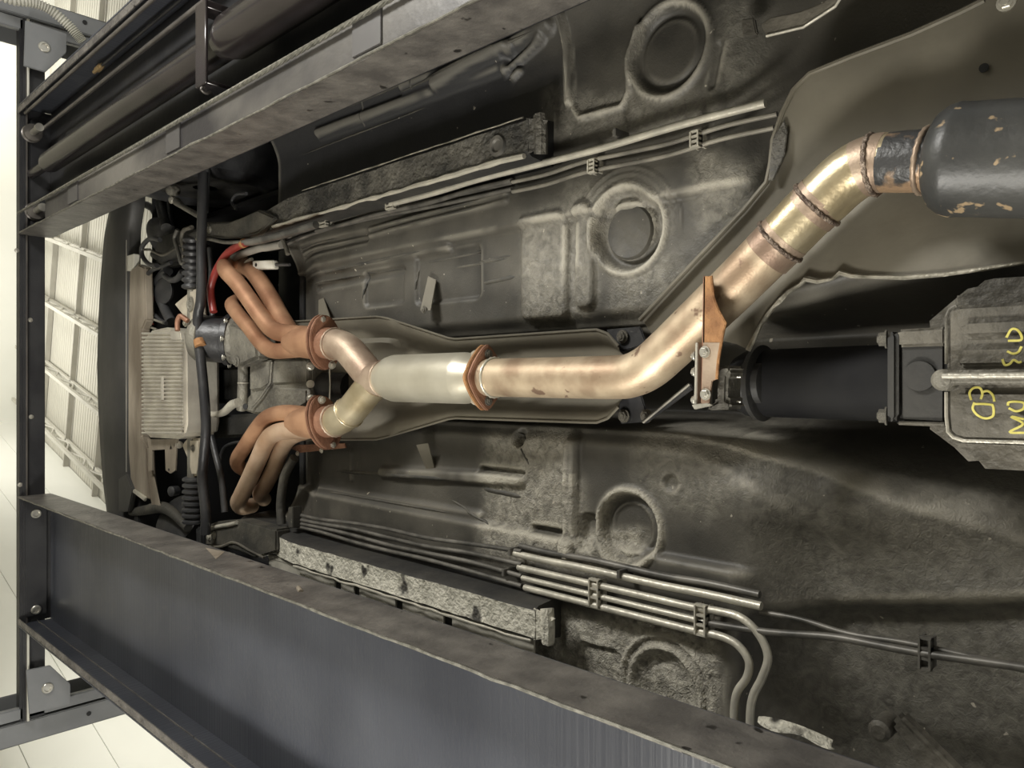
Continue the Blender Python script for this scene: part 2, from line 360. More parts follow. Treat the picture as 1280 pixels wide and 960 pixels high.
tube('rivet', [atX(373, 735, 0.478), atX(376, 740, 0.478)], 0.006, M['dirtbeam'], rr, 8, curve=False, label='blob of dried tan sealant')

prism('tan_mark', [atX(x, y, 0.478) for x, y in ((257, 685), (281, 690), (270, 699))], (-0.001, 0, 0), M['dirtbeam'], rr, 0, 'triangular tan scuff')
# left-hand runway (top of the photograph)
rl = empty('lift_runway', W(-0.91, 1.1, HR), 'black lift runway at the top of the photo carrying a hydraulic cylinder and rods', 'lift runway', 'lift runways')
box('deck', -1.185, -0.64, YB, YE, HD, HD + 0.006, M['beam'], rl, 0.001)  # same paint as the right deck, darkened to stand for shade in the channel
box('bottom_flange', -0.733, -0.644, YB, YE - 0.40, HR, HR + 0.006, M['flange'], rl, 0.001, 'dusty bottom flange')
box('side_wall', -0.646, -0.638, YB, YE, HR, HD, M['liftedge'], rl, 0.0015, 'scuffed brown-black inner side wall')
box('side_wall', -1.187, -1.179, YB, YE, HR, HD, M['deck'], rl, 0.0015)
tread('lip', -1.179, -1.153, HR, rl, -1)
wavy_edge('weld_edge', -0.642, HR, rl)
for pa, pb in (((86, 240), (98, 240)), ((209, 175), (226, 175)), ((442, 40), (478, 40))):
    a = at(pa[0], pa[1], HR); b = at(pb[0], pb[1], HR)
    box('welded_tab', -0.728, -0.650, min(a.y, b.y), max(a.y, b.y), HR - 0.004, HR, M['tab'], rl, 0.001, 'lighter grey rectangular tab')
box('end_plate', -1.178, -0.648, YE - 0.003, YE, 0.93, HD, M['beam'], rl, 0.001)
# hydraulic cylinder: slimmer rod half, clamp hoop, thick barrel
hy = empty('hydraulic_cylinder', W(-0.90, 2.2, 0.93), 'long dark hydraulic cylinder lying inside the lift runway at the top', 'hydraulic cylinder')
yj = at(282, 40, 0.93).y
lathe('cylinder_rod', W(-0.90, yj, 0.93), (0, 1, 0), [(0, 0.041), (YE - 0.28 - yj, 0.041), (YE - 0.25 - yj, 0.036), (YE - 0.24 - yj, 0.02), (YE - 0.02 - yj, 0.02)], M['cyl'], hy, 28)
lathe('cylinder_barrel', W(-0.90, YB + 0.3, 0.925), (0, 1, 0), [(0, 0.03), (0.01, 0.058), (yj - YB - 0.36, 0.058), (yj - YB - 0.33, 0.05), (yj - YB - 0.3, 0.042)], M['cyl'], hy, 32)
bm = bmesh.new()
add_box(bm, -0.985, -0.965, yj - 0.03, yj + 0.03, 0.865, HD); add_box(bm, -0.985, -0.77, yj - 0.03, yj + 0.03, 0.862, 0.870); add_box(bm, -0.78, -0.77, yj - 0.03, yj + 0.03, 0.865, HD)
bevel(bm, 0.002, 1)
fin('clamp_hoop', bm, M['cyl'], hy, 40)
tube('hook', [W(-0.775, yj, 0.875), W(-0.762, yj, 0.865), W(-0.755, yj, 0.878), W(-0.762, yj, 0.89)], 0.004, M['liftrod'], hy, 8)
# steel cable: strands laid in a spiral
bm = bmesh.new()
for s in range(4):
    pts = []
    for i in range(420):
        y = YB + (YE - 0.06 - YB) * i / 419; ph = i * 0.9 + s * math.pi / 2
        pts.append(W(-0.7165 + 0.003 * math.cos(ph), y, 0.868 + 0.003 * math.sin(ph)))
    add_tube(bm, pts, 0.0031, 5)
tag(fin('wire_rope', bm, M['cable'], None, 60), 'twisted steel wire rope running inside the lift runway at the top', 'wire rope')
for i, (x, h, r, m_, lb) in enumerate(((-1.08, 0.95, 0.0075, 'liftrod', 'plain grey steel pull rod next to the hydraulic cylinder'),
                                       (-1.143, 0.895, 0.0065, 'liftrod', 'steel locking rod closest to the chequer-plate lip of the runway'),)):
    o = tube('pull_rod', [W(x, YB, h), W(x, YE - 0.06, h)], r, M[m_], None, 10, curve=False)
    tag(o, lb, 'rod', 'rods inside the runway')
ya = at(127, 82, 0.95).y
o = empty('hydraulic_line', W(-1.14, ya, 0.95), 'thin hydraulic line with a small brass fitting inside the top runway', 'hydraulic line')
tube('pipe', [W(-1.14, YB, 0.95), W(-1.14, ya, 0.95)], 0.0055, M['blackmetal'], o, 8, curve=False)
lathe('brass_fitting', W(-1.14, ya - 0.01, 0.95), (0, 1, 0), [(0, 0.008), (0.02, 0.008), (0.021, 0.012), (0.055, 0.012), (0.056, 0.007), (0.09, 0.007)], M['brass'], o, 6, 'brass hex fitting')
# pulleys on the end beam
for i, (px, py, lb) in enumerate(((42, 165, 'grooved steel pulley at the runway end below the pull rod'), (46, 263, 'grooved steel pulley at the runway end beside the wire rope'))):
    p = atY(px, py, YE - 0.05); e = empty('rope_pulley', p, lb, 'pulley', 'rope pulleys')
    lathe('wheel', p + V((0, 0.045, 0)), (0, -1, 0), [(0, 0.036), (0.012, 0.038), (0.016, 0.03), (0.026, 0.03), (0.03, 0.038), (0.04, 0.036)], M['liftrod'], e, 24)
    lathe('axle', p + V((0, 0.01, 0)), (0, -1, 0), [(0, 0.013), (0.075, 0.013), (0.08, 0.017), (0.10, 0.017)], M['zinc'], e, 14)

# cross beam and posts
XL, XRt = -1.56, 1.44
cb = empty('lift_crossbeam', W(-0.06, 3.82, 0.885), 'black steel cross beam joining the two lift posts ahead of the car', 'cross beam')
box('web', XL, XRt, YE, YE + 0.055, 0.888, 0.984, M['beam'], cb, 0.003)
box('flange', XL, XRt, YE - 0.012, YE, 0.897, 0.912, M['beam'], cb, 0.002)
box('bright_edge', XL, XRt, YE - 0.016, YE - 0.012, 0.908, 0.914, M['liftrod'], cb, 0.001, 'worn bright edge')
tube('rod', [W(XL, YE - 0.02, 0.915), W(-1.18, YE - 0.02, 0.915)], 0.005, M['conduit'], cb, 8, curve=False)
tube('rod', [W(1.05, YE - 0.02, 0.915), W(XRt, YE - 0.02, 0.915)], 0.005, M['conduit'], cb, 8, curve=False)
for px, py in ((38, 400), (39, 521), (21, 313), (25, 606)):
    bolt(atY(px, py, YE), (0, -1, 0), 0.007, M['zinc'], cb, ln=0.3)
gp = prism('gusset_plate', [atY(x, y, 3.73) for x, y in ((32, 25), (84, 42), (83, 66), (57, 90), (30, 82))], (0, 0.012, 0), M['post'], cb, 0.002)
socket(atY(55, 59, 3.73), 0.017, gp)
gp = prism('gusset_plate', [atY(x, y, 3.73) for x, y in ((33, 838), (63, 832), (88, 855), (88, 880), (37, 893))], (0, 0.012, 0), M['post'], cb, 0.002)
socket(atY(59, 860, 3.73), 0.017, gp)
def post(xi, xo, lb):
    s = 1 if xo > xi else -1
    e = empty('lift_post', V(((xi + xo) / 2, 3.88, 0)), lb, 'lift post', 'lift posts')
    def pb(nm, xa, xb, ya, yb, m_, lab=None):
        return box(nm, min(xa, xb), max(xa, xb), ya, yb, -CZ, 2.6, m_, e, 0.004, lab)
    pb('face_plate', xi + s * 0.065, xo, 3.80, 3.815, M['post'])
    pb('inner_flange', xi, xi + s * 0.05, 3.79, 3.82, M['post'])
    pb('outer_wall', xo - s * 0.008, xo, 3.80, 4.02, M['post'])
    pb('back_wall', xi + s * 0.01, xo, 4.01, 4.02, M['post'])
    pb('guide_rail', xi + s * 0.045, xi + s * 0.07, 3.83, 3.86, M['beam'])
    return e
post(1.385, 1.545, 'grey steel lift post at the lower left corner of the photo')
post(-1.515, -1.665, 'grey steel lift post at the upper left corner beside the conduit')
for px, py in ((106, 28),): lathe('hole', atY(px, py, 3.799), (0, -1, 0), [(0, 0.010), (0.002, 0.010)], M['void'], None, 14)
hole1 = bpy.data.objects['hole']; adopt(hole1, [o for o in S.objects if o.name.startswith('lift_post')][1])
h2 = lathe('hole', atY(111, 892, 3.799), (0, -1, 0), [(0, 0.010), (0.002, 0.010)], M['void'], None, 14); adopt(h2, bpy.data.objects['lift_post'])
# corrugated conduit
pts = crom([atY(x, y, 3.66) for x, y in ((-20, -16), (12, -1), (40, 3), (62, 12), (82, 28), (95, 42), (103, 52))], 6)
bm = bmesh.new(); q = []; r_ = []
for i in range(len(pts) - 1):
    for k in range(5):
        q.append(pts[i].lerp(pts[i + 1], k / 5)); r_.append((0.0215, 0.0215, 0.018, 0.0145, 0.018)[k])
add_tube(bm, q, r_, 12)
tag(fin('flexible_conduit', bm, M['conduit'], None, 30), 'pale ribbed flexible conduit curving beside the upper lift post', 'conduit')

# ------------------------------------------------------------------ the car: pressed floor
XC = -0.012; HF = 1.27
car = empty('car', W(XC, 1.6, 1.02), 'dusty black underside of a car standing on the lift runways', 'car')

GS = 0.0045
gx = np.arange(-1.0, 0.93, GS); gy = np.arange(-0.42, 2.27, GS)
GX, GY = np.meshgrid(gx, gy, indexing='ij')
def topx(X, Y, h=HF):       # where a point of the pressed floor lies in the frame, used to lay out its pressings
    dep = Y * FW.y + h * FW.z; r = (Y * RT.y + h * RT.z) / dep; u = -X / dep
    return 640 + FPX * r, 480 - FPX * u
PX, PY = topx(GX, GY)
def sst(a, b, x):
    t = np.clip((x - a) / (b - a), 0, 1); return t * t * (3 - 2 * t)
def w2(px, py):
    p = at(px, py, HF); return np.array([p.x, p.y])
def sd_seg(p0, p1):
    a = w2(*p0); b = w2(*p1); ba = b - a; pax = GX - a[0]; pay = GY - a[1]
    t = np.clip((pax * ba[0] + pay * ba[1]) / (ba @ ba), 0, 1)
    return np.hypot(pax - ba[0] * t, pay - ba[1] * t)
def sd_poly_line(pts):
    d = None
    for a, b in zip(pts, pts[1:]):
        s = sd_seg(a, b); d = s if d is None else np.minimum(d, s)
    return d
def sd_circ(c, rx):
    a = w2(*c); b = w2(c[0] + rx, c[1]); c2 = w2(c[0], c[1] + rx)
    r = 0.5 * (np.hypot(*(b - a)) + np.hypot(*(c2 - a)))
    return np.hypot(GX - a[0], GY - a[1]) - r, r
def sd_rbox(c0, c1, rad):     # from two pixel corners, aligned to X/Y
    a = w2(*c0); b = w2(*c1); cx, cy = (a + b) / 2; hx, hy = np.abs(a - b) / 2
    rad = min(rad, hx * 0.9, hy * 0.9); qx = np.abs(GX - cx) - hx + rad; qy = np.abs(GY - cy) - hy + rad
    return np.hypot(np.maximum(qx, 0), np.maximum(qy, 0)) + np.minimum(np.maximum(qx, qy), 0) - rad
def vnoise(scale, seed, octv=3):
    r = np.random.default_rng(seed); out = np.zeros_like(GX); amp = 1.0; tot = 0
    for o in range(octv):
        n = 256; g = r.random((n, n)); fx = GX * scale + 31.7; fy = GY * scale + 17.3
        ix = np.floor(fx).astype(int); iy = np.floor(fy).astype(int); tx = fx - ix; ty = fy - iy
        tx = tx * tx * (3 - 2 * tx); ty = ty * ty * (3 - 2 * ty)
        a = g[ix % n, iy % n]; b = g[(ix + 1) % n, iy % n]; c = g[ix % n, (iy + 1) % n]; d = g[(ix + 1) % n, (iy + 1) % n]
        out += amp * ((a * (1 - tx) + b * tx) * (1 - ty) + (c * (1 - tx) + d * tx) * ty); tot += amp; amp *= 0.5; scale *= 2.1
    return out / tot

D = np.zeros_like(GX)         # + is up (away from the viewer)
U = np.zeros_like(GX)         # how much grey wrinkled stone-guard coat is left
XR_ = GX - XC
# propeller-shaft tunnel, opening out towards the back
wid = 0.108 + 0.16 * sst(0.85, 0.1, GY) ; fil = 0.035 + 0.16 * sst(0.8, 0.15, GY)
D += 0.22 * sst(wid, wid - fil, np.abs(XR_) - 0.0) + 0.05 * sst(wid + fil, wid, np.abs(XR_)) * 0.4
# sills curving down outboard, toe board curving up at the front
D -= 0.10 * sst(-0.70, -0.93, GX); D -= 0.08 * sst(0.74, 0.9, GX)
D += 0.10 * sst(2.02, 2.27, GY) * sst(0.5, 0.35, np.abs(XR_)) * 0.7
side = (GX < XC); DT = D.copy()
# raised ledge for the lines beside the rails
D -= 0.012 * sst(0.335, 0.35, np.abs(XR_)) * sst(0.62, 0.68, GY)
# long shallow strengthening ribs of the front half (both sides)
for (p0, p1, wd_, am) in (((365, 345), (560, 310), .012, -.006), ((395, 360), (505, 337), .007, .004), ((372, 312), (465, 293), .004, .005), ((372, 322), (465, 300), .004, .005),
                          ((470, 288), (640, 243), .004, -.005), ((470, 296), (640, 252), .004, -.005),
                          ((400, 612), (600, 645), .012, -.006), ((480, 590), (650, 600), .016, -.010), ((440, 566), (440, 598), .006, -.004)):
    D += am * sst(wd_ + 0.006, wd_ * 0.4, sd_seg(p0, p1))
for c0, c1 in (((455, 340), (505, 378)), ((520, 320), (600, 372))):
    D += 0.006 * sst(0.004, -0.006, sd_rbox(c0, c1, 0.015))
# left side (upper half of the frame): two upright recesses and the U-shaped surround of the round plug
lw = {}
s1 = sd_rbox((655, 275), (712, 398), 0.02); D -= 0.009 * sst(0.004, -0.006, s1)
s2 = sd_rbox((722, 258), (746, 385), 0.018); D -= 0.010 * sst(0.004, -0.007, s2)
sc_, r_c = sd_circ((786, 288), 45)
D += 0.012 * sst(0.004, -0.012, sc_) - 0.008 * sst(-0.018, -0.024, sc_) - 0.007 * sst(0.010, 0.0, np.abs(sc_ - 0.008))
for k in (0.018, 0.03, 0.042): D -= 0.003 * sst(0.005, 0.0, np.abs(sc_ - k)) * sst(300, 270, PY) * side
sc2, r_c2 = sd_circ((842, 66), 47)
D += 0.010 * sst(0.004, -0.010, sc2) - 0.004 * sst(-0.012, -0.02, sc2) - 0.006 * sst(0.012, 0.0, np.abs(sc2 - 0.010))
pl = sd_poly_line([(718, 30), (722, 90), (724, 138), (732, 150), (785, 136), (793, 118), (795, 80), (808, 40)]); D -= 0.007 * sst(0.009, 0.002, pl)
D -= 0.011 * sst(0.011, 0.005, np.abs(sd_seg((717, 30), (719, 132))))
D += 0.006 * sst(0.01, 0.0, sd_seg((905, 60), (895, 110)))
for p0, p1 in (((520, 115), (650, 68)), ((560, 110), (700, 40)), ((410, 170), (640, 85))): D -= 0.012 * sst(0.022, 0.004, sd_seg(p0, p1))
for p0, p1 in (((640, 95), (690, 55)), ((650, 100), (658, 92))): D -= 0.01 * sst(0.012, 0.002, sd_seg(p0, p1))
# right side (lower half)
s3 = sd_rbox((707, 545), (724, 700), 0.012); D -= 0.012 * sst(0.003, -0.006, s3)
sc3, r_c3 = sd_circ((787, 660), 40)
D += 0.012 * sst(0.002, -0.012, sc3) - 0.008 * sst(0.012, 0.0, np.abs(sc3 - 0.006)) - 0.004 * sst(0.006, 0, np.abs(sc3 + 0.02))
s4 = sd_rbox((664, 655), (704, 674), 0.014); D += 0.016 * sst(0.002, -0.008, s4)
s5 = sd_rbox((727, 640), (748, 690), 0.014); D += 0.012 * sst(0.002, -0.008, s5)
s6 = sd_rbox((600, 583), (655, 597), 0.012); D += 0.018 * sst(0.003, -0.008, s6)
sc7, _ = sd_circ((647, 548), 9); D += 0.02 * sst(0.002, -0.004, sc7)
sc8, _ = sd_circ((838, 603), 9); D += 0.006 * sst(0.003, -0.004, sc8)
s9 = sd_rbox((730, 795), (785, 870), 0.02); D += 0.005 * sst(0.003, -0.008, s9) - 0.005 * sst(0.006, 0, np.abs(s9))
s10 = sd_rbox((660, 775), (708, 880), 0.02); D -= 0.009 * sst(0.003, -0.006, s10)
sc11, _ = sd_circ((838, 858), 40)
D += 0.005 * sst(0.004, -0.01, sc11); D -= 0.008 * sst(0.010, 0.0, np.abs(sc11 - 0.012)); D -= 0.006 * sst(0.008, 0.0, np.abs(sc11 - 0.034)); D += 0.003 * sst(0.008, 0, np.abs(sc11 + 0.02))
D += 0.05 * sst(0.0, 1.0, sst(905, 945, PX) * sst(745, 800, PY)) * 0.6
# seat pan stepping up behind the floor
D += 0.045 * sst(0.66, 0.52, GY) * sst(0.0, 0.25, np.abs(XR_))
bx = w2(1060, 640); D -= 0.03 * np.exp(-(((GX - bx[0]) / 0.06) ** 2 + ((GY - bx[1]) / 0.18) ** 2))
# wrinkled stone guard
noise = vnoise(9, 3); fine = vnoise(34, 5)
def patch(c0, c1, soft):
    x0, y0 = c0; x1, y1 = c1
    n = (noise - 0.5) * soft * 2.2
    return sst(x0 - soft, x0 + soft, PX + n) * sst(x1 + soft, x1 - soft, PX + n) * sst(y0 - soft, y0 + soft, PY + n) * sst(y1 + soft, y1 - soft, PY + n)
U = np.maximum(U, 0.4 * patch((648, 262), (735, 398), 14)); U = np.maximum(U, 0.4 * patch((720, 235), (840, 300), 20))
U = np.maximum(U, 0.45 * patch((760, 330), (940, 395), 30) * sst(520, 560, PX + PY * 0)); U = np.maximum(U, 0.5 * patch((880, 200), (950, 300), 25))
U = np.maximum(U, 0.72 * patch((612, 545), (722, 705), 16) * (1 - 0.75 * sst(0.0, -0.004, s4))); U = np.maximum(U, 0.85 * patch((700, 660), (800, 712), 12))
U = np.maximum(U, 0.75 * sst(0.02, 0.0, np.abs(sc3 - 0.004))); U = np.maximum(U, 0.35 * patch((800, 540), (980, 640), 30))
U = np.maximum(U, 1.0 * patch((660, 765), (905, 900), 10)); U = np.maximum(U, 0.26 * sst(880, 1000, PX) * sst(540, 640, PY) * sst(1300, 1000, PY))
U = np.maximum(U, 0.22 * patch((900, 0), (960, 130), 20)); U = np.maximum(U, 0.3 * patch((690, 120), (905, 170), 14))
U = np.maximum(U, 0.5 * sst(0.018, 0.0, np.abs(sc_ - 0.006))); U = np.maximum(U, 0.3 * sst(0.012, 0, np.abs(sc2 - 0.006)))
U = np.maximum(U, 0.4 * sst(0.004, 0, np.abs(pl - 0.006)))
D += U * (fine - 0.5) * 0.007 + (noise - 0.5) * 0.004 + U * (np.abs(np.sin(GX * 260 + fine * 9 + noise * 14)) - 0.5) * 0.0016
EM = D - DT
D = DT + 1.45 * EM
Z = CZ + HF + D
# paler tone along the proud edges of the pressings
Ds = D.copy()
for _ in range(2): Ds = (Ds + np.roll(Ds, 1, 0) + np.roll(Ds, -1, 0) + np.roll(Ds, 1, 1) + np.roll(Ds, -1, 1)) / 5
lap = (np.roll(Ds, 2, 0) + np.roll(Ds, -2, 0) + np.roll(Ds, 2, 1) + np.roll(Ds, -2, 1) - 4 * Ds)
edge_pale = np.clip((lap - 0.0012) / 0.004, 0, 1) * (0.25 + 0.75 * np.clip(U * 1.6, 0, 1)) * sst(0.25, 0.5, noise)
edge_pale[np.abs(XR_) < 0.2 * (GY > 0.7)] *= 0.3

nx, ny = GX.shape
verts = np.stack([GX, GY, Z], -1).reshape(-1, 3)
ii = np.arange(nx * ny).reshape(nx, ny)
quads = np.stack([ii[:-1, :-1], ii[:-1, 1:], ii[1:, 1:], ii[1:, :-1]], -1).reshape(-1, 4)
# the front edge of the pan is rounded towards the tunnel
cxy = verts[quads].mean(1); kx = np.abs(cxy[:, 0] - XC); lim = 2.27 - 0.30 * np.clip((0.20 - kx) / 0.2, 0, 1) ** 1.0
quads = quads[(cxy[:, 1] < lim)]
me = bpy.data.meshes.new('floor_pan'); me.from_pydata(verts.tolist(), [], quads.tolist()); me.update()
aw_ = me.attributes.new('edge_pale', 'FLOAT', 'POINT'); aw_.data.foreach_set('value', edge_pale.reshape(-1).astype(np.float32))
fresh = sst(-0.56, -0.60, GX) * sst(0.95, 1.25, GY + (noise - 0.5) * 0.2)
af_ = me.attributes.new('fresh', 'FLOAT', 'POINT'); af_.data.foreach_set('value', fresh.reshape(-1).astype(np.float32))
at_ = me.attributes.new('coat', 'FLOAT', 'POINT'); at_.data.foreach_set('value', U.reshape(-1).astype(np.float32))
me.polygons.foreach_set('use_smooth', [True] * len(me.polygons))
def pan_mat():
    m, nt, b = nmat('floor_underseal'); N = nt.nodes; L = nt.links
    tc = N.new('ShaderNodeTexCoord'); src = tc.outputs['Object']
    def noise_n(sc, de=5, dist=0.0):
        n = N.new('ShaderNodeTexNoise'); n.inputs['Scale'].default_value = sc; n.inputs['Detail'].default_value = de; n.inputs['Distortion'].default_value = dist; L.new(src, n.inputs['Vector']); return n
    def ramp(n, p0, p1, c0, c1):
        r = N.new('ShaderNodeValToRGB'); r.color_ramp.elements[0].position = p0; r.color_ramp.elements[1].position = p1
        r.color_ramp.elements[0].color = (*c0, 1); r.color_ramp.elements[1].color = (*c1, 1); L.new(n.outputs['Fac'], r.inputs[0]); return r
    base = ramp(noise_n(5, 6), 0.32, 0.7, (0.026, 0.0245, 0.0205), (0.088, 0.081, 0.066))
    coat = ramp(noise_n(45, 6, 1.0), 0.3, 0.7, (0.15, 0.14, 0.115), (0.44, 0.415, 0.345))
    spots = ramp(noise_n(60, 2), 0.74, 0.77, (0, 0, 0), (1, 1, 1))
    a = N.new('ShaderNodeAttribute'); a.attribute_name = 'coat'
    mx = N.new('ShaderNodeMix'); mx.data_type = 'RGBA'; L.new(a.outputs['Fac'], mx.inputs[0]); L.new(base.outputs[0], mx.inputs[6]); L.new(coat.outputs[0], mx.inputs[7])
    mx2 = N.new('ShaderNodeMix'); mx2.data_type = 'RGBA'; L.new(spots.outputs[0], mx2.inputs[0]); L.new(mx.outputs[2], mx2.inputs[6]); mx2.inputs[7].default_value = (0.36, 0.33, 0.27, 1)
    afr = N.new('ShaderNodeAttribute'); afr.attribute_name = 'fresh'
    mxf = N.new('ShaderNodeMix'); mxf.data_type = 'RGBA'; L.new(afr.outputs['Fac'], mxf.inputs[0]); L.new(base.outputs[0], mxf.inputs[6]); mxf.inputs[7].default_value = (0.026, 0.026, 0.027, 1); L.new(mxf.outputs[2], mx.inputs[6])
    aw2 = N.new('ShaderNodeAttribute'); aw2.attribute_name = 'edge_pale'
    mx3 = N.new('ShaderNodeMix'); mx3.data_type = 'RGBA'; L.new(aw2.outputs['Fac'], mx3.inputs[0]); L.new(mx2.outputs[2], mx3.inputs[6]); mx3.inputs[7].default_value = (0.4, 0.375, 0.31, 1)
    L.new(mx3.outputs[2], b.inputs['Base Color']); b.inputs['Roughness'].default_value = 0.55
    bn = noise_n(110, 4, 1.5); ml = N.new('ShaderNodeMath'); ml.operation = 'MULTIPLY_ADD'; L.new(a.outputs['Fac'], ml.inputs[0]); ml.inputs[1].default_value = 0.75; ml.inputs[2].default_value = 0.12
    bp = N.new('ShaderNodeBump'); bp.inputs['Distance'].default_value = 0.008; L.new(ml.outputs[0], bp.inputs['Strength']); L.new(bn.outputs['Fac'], bp.inputs['Height']); L.new(bp.outputs[0], b.inputs['Normal'])
    return m
me.materials.append(pan_mat())
fp = bpy.data.objects.new('floor_pan', me); COL.objects.link(fp); adopt(fp, car); fp['label'] = 'pressed floor pan with patches of wrinkled grey stone guard'
# round rubber plugs in the pressings
for c, r in (((786, 290), 34), ((842, 66), 41)):
    p = at(c[0], c[1], HF); q = at(c[0], c[1] + r, HF); R = (q - p).length
    lathe('drain_plug', p + V((0, 0, 0.016)), (0, 0, -1), [(0, R), (0.012, R), (0.016, R * 0.94), (0.014, R * 0.86), (0.014, 0.01)], M['under'], fp, 32)

# crisp swages pressed into the front half of the floor
for p0, p1, rr_ in (((383, 346), (545, 311), .0045), ((380, 356), (450, 344), .0035), ((458, 341), (505, 334), .0035), ((362, 313), (462, 291), .0035), ((366, 321), (464, 298), .0035), ((470, 286), (632, 246), .0035), ((470, 294), (632, 254), .0035),
                    ((458, 341), (452, 378), .0035), ((522, 330), (518, 368), .0035), ((522, 330), (600, 314), .004),
                    ((400, 612), (590, 645), .004), ((410, 588), (590, 600), .006), ((450, 566), (446, 592), .0045), ((600, 610), (655, 622), .007), ((560, 622), (620, 660), .004), ((640, 540), (664, 585), .003),
                    ((560, 335), (640, 322), .004), ((600, 355), (648, 345), .006), ((585, 330), (645, 318), .003),
                    ((420, 150), (640, 62), .004), ((370, 200), (560, 128), .0035), ((520, 120), (700, 42), .004), ((470, 120), (462, 165), .004), ((540, 85), (530, 120), .004)):
    a = at(*p0, HF); b = at(*p1, HF); n_ = 10; pts = []
    for i in range(n_ + 1):
        q = a.lerp(b, i / n_); ix = int(round((q.x - gx[0]) / GS)); iy = int(round((q.y - gy[0]) / GS))
        ix = min(max(ix, 0), nx - 1); iy = min(max(iy, 0), ny - 1); q.z = Z[ix, iy] + rr_ * 0.55; pts.append(q)
    tube('swage', pts, [rr_ * 0.3] + [rr_] * 4 + [rr_ * 0.3], M['under'], fp, 8, curve=False)
# body above: closes the view upwards
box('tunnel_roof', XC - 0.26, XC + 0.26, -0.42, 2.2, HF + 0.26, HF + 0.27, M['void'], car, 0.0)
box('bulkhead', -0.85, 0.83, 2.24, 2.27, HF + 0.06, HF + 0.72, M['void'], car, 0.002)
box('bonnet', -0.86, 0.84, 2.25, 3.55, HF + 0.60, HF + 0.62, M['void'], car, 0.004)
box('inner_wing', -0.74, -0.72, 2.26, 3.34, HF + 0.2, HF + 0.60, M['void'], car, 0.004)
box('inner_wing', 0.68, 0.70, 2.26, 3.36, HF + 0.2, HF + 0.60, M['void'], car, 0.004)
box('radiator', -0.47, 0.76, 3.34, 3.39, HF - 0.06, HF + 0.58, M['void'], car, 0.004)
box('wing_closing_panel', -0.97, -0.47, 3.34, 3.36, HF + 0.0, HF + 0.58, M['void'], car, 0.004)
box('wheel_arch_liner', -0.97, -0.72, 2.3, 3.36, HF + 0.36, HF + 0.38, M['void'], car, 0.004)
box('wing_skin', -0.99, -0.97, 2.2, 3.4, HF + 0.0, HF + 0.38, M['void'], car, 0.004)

# box-section side rails
def rail(x0, x1, y0, y1, h, m_, lab):
    bm = bmesh.new(); n = 46; rows = []
    for i in range(n):
        y = y0 + (y1 - y0) * i / (n - 1); f = sst(y1 - 0.42, y1, np.float64(y))
        up = 0.0 + 0.03 * f; cx = -0.02 * f * (1 if x0 > 0 else -1)
        j = lambda a: random.uniform(-a, a)
        xs = [(x0 - 0.012, HF + 0.01), (x0 - 0.002, h + 0.012), (x0 + 0.006 + j(.001), h + j(.0015)), ((x0 + x1) / 2, h + 0.003 + j(.002)), (x1 - 0.006 + j(.001), h + j(.0015)), (x1 + 0.002, h + 0.012), (x1 + 0.012, HF + 0.01)]
        rows.append([bm.verts.new(W(a + cx, y, b + up)) for a, b in xs])
    for a, b in zip(rows, rows[1:]):
        for k in range(6): bm.faces.new((a[k], a[k + 1], b[k + 1], b[k]))
    bm.faces.new(rows[0]); bm.faces.new(rows[-1][::-1])
    o = fin('side_rail', bm, M['under_dark'], car, 45, lab)
    o.data.materials.append(m_)
    for p in o.data.polygons[:(n - 1) * 6]:
        if p.index % 6 in (2, 3): p.material_index = 1
    return o
r1 = rail(-0.557, -0.478, 1.09, 2.42, 1.17, M['rail_dark'], 'left box rail with peeling wrinkled black coat')
r2 = rail(0.462, 0.532, 1.07, 2.42, 1.17, M['rail'], 'right box rail with pale wrinkled coat')
def lip(name, x, y0, y1, h, r, m_, par, jag=0.003):
    pts = []; y = y0
    while y < y1: pts.append(W(x + random.uniform(-jag, jag) * 0.5, y, h + random.uniform(-jag, jag))); y += 0.035
    return tube(name, pts, [r * random.uniform(0.6, 1.3) for _ in pts], m_, par, 7, curve=False)
lip('seam_lip', -0.478, 1.10, 2.15, 1.168, 0.006, M['line'], r1)
lip('seam_lip', -0.557, 1.10, 2.0, 1.166, 0.0018, M['shield_rim'], r1, 0.001)
lip('seam_lip', 0.532, 1.08, 2.05, 1.166, 0.003, M['line'], r2)
# curled end of the rails and a closing plate
for x0, x1, y in ((-0.557, -0.478, 1.05), (0.462, 0.532, 1.03)):
    par = r1 if x0 < 0 else r2
    bm = bmesh.new()
    add_tube(bm, [W(x0, y + 0.02, 1.185), W((x0 + x1) / 2, y + 0.012, 1.18), W(x1, y + 0.02, 1.188)], 0.014, 8)
    add_prism(bm, [W(x0 + 0.002, y + 0.045, 1.171), W(x1 - 0.002, y + 0.045, 1.171), W(x1 - 0.012, y + 0.012, 1.178), W((x0 + x1) / 2, y + 0.02, 1.176), W(x0 + 0.016, y - 0.004, 1.18)], (0, 0, 0.004))
    fin('rail_end', bm, M['rail_dark'] if x0 < 0 else M['rail'], par, 40)
lathe('access_hole', W(-0.515, 1.18, 1.172), (0, 0, -1), [(0, 0.024), (0.006, 0.022), (0.006, 0.015), (0.001, 0.012)], M['line_dark'], r1, 18)
# slotted flange outside the right rail
bm = bmesh.new(); ys = [at(x, 740, 1.19).y for x in (337, 419, 427, 443, 450, 495, 504, 555, 566, 668)]
for a, b in zip(ys[0::2], ys[1::2]): add_box(bm, 0.533, 0.578, min(a, b), max(a, b), 1.188, 1.193)
add_box(bm, 0.528, 0.540, min(ys), max(ys), 1.186, 1.195)
fin('slotted_flange', bm, M['line'], car, 0, label='pale flange with rectangular slots')

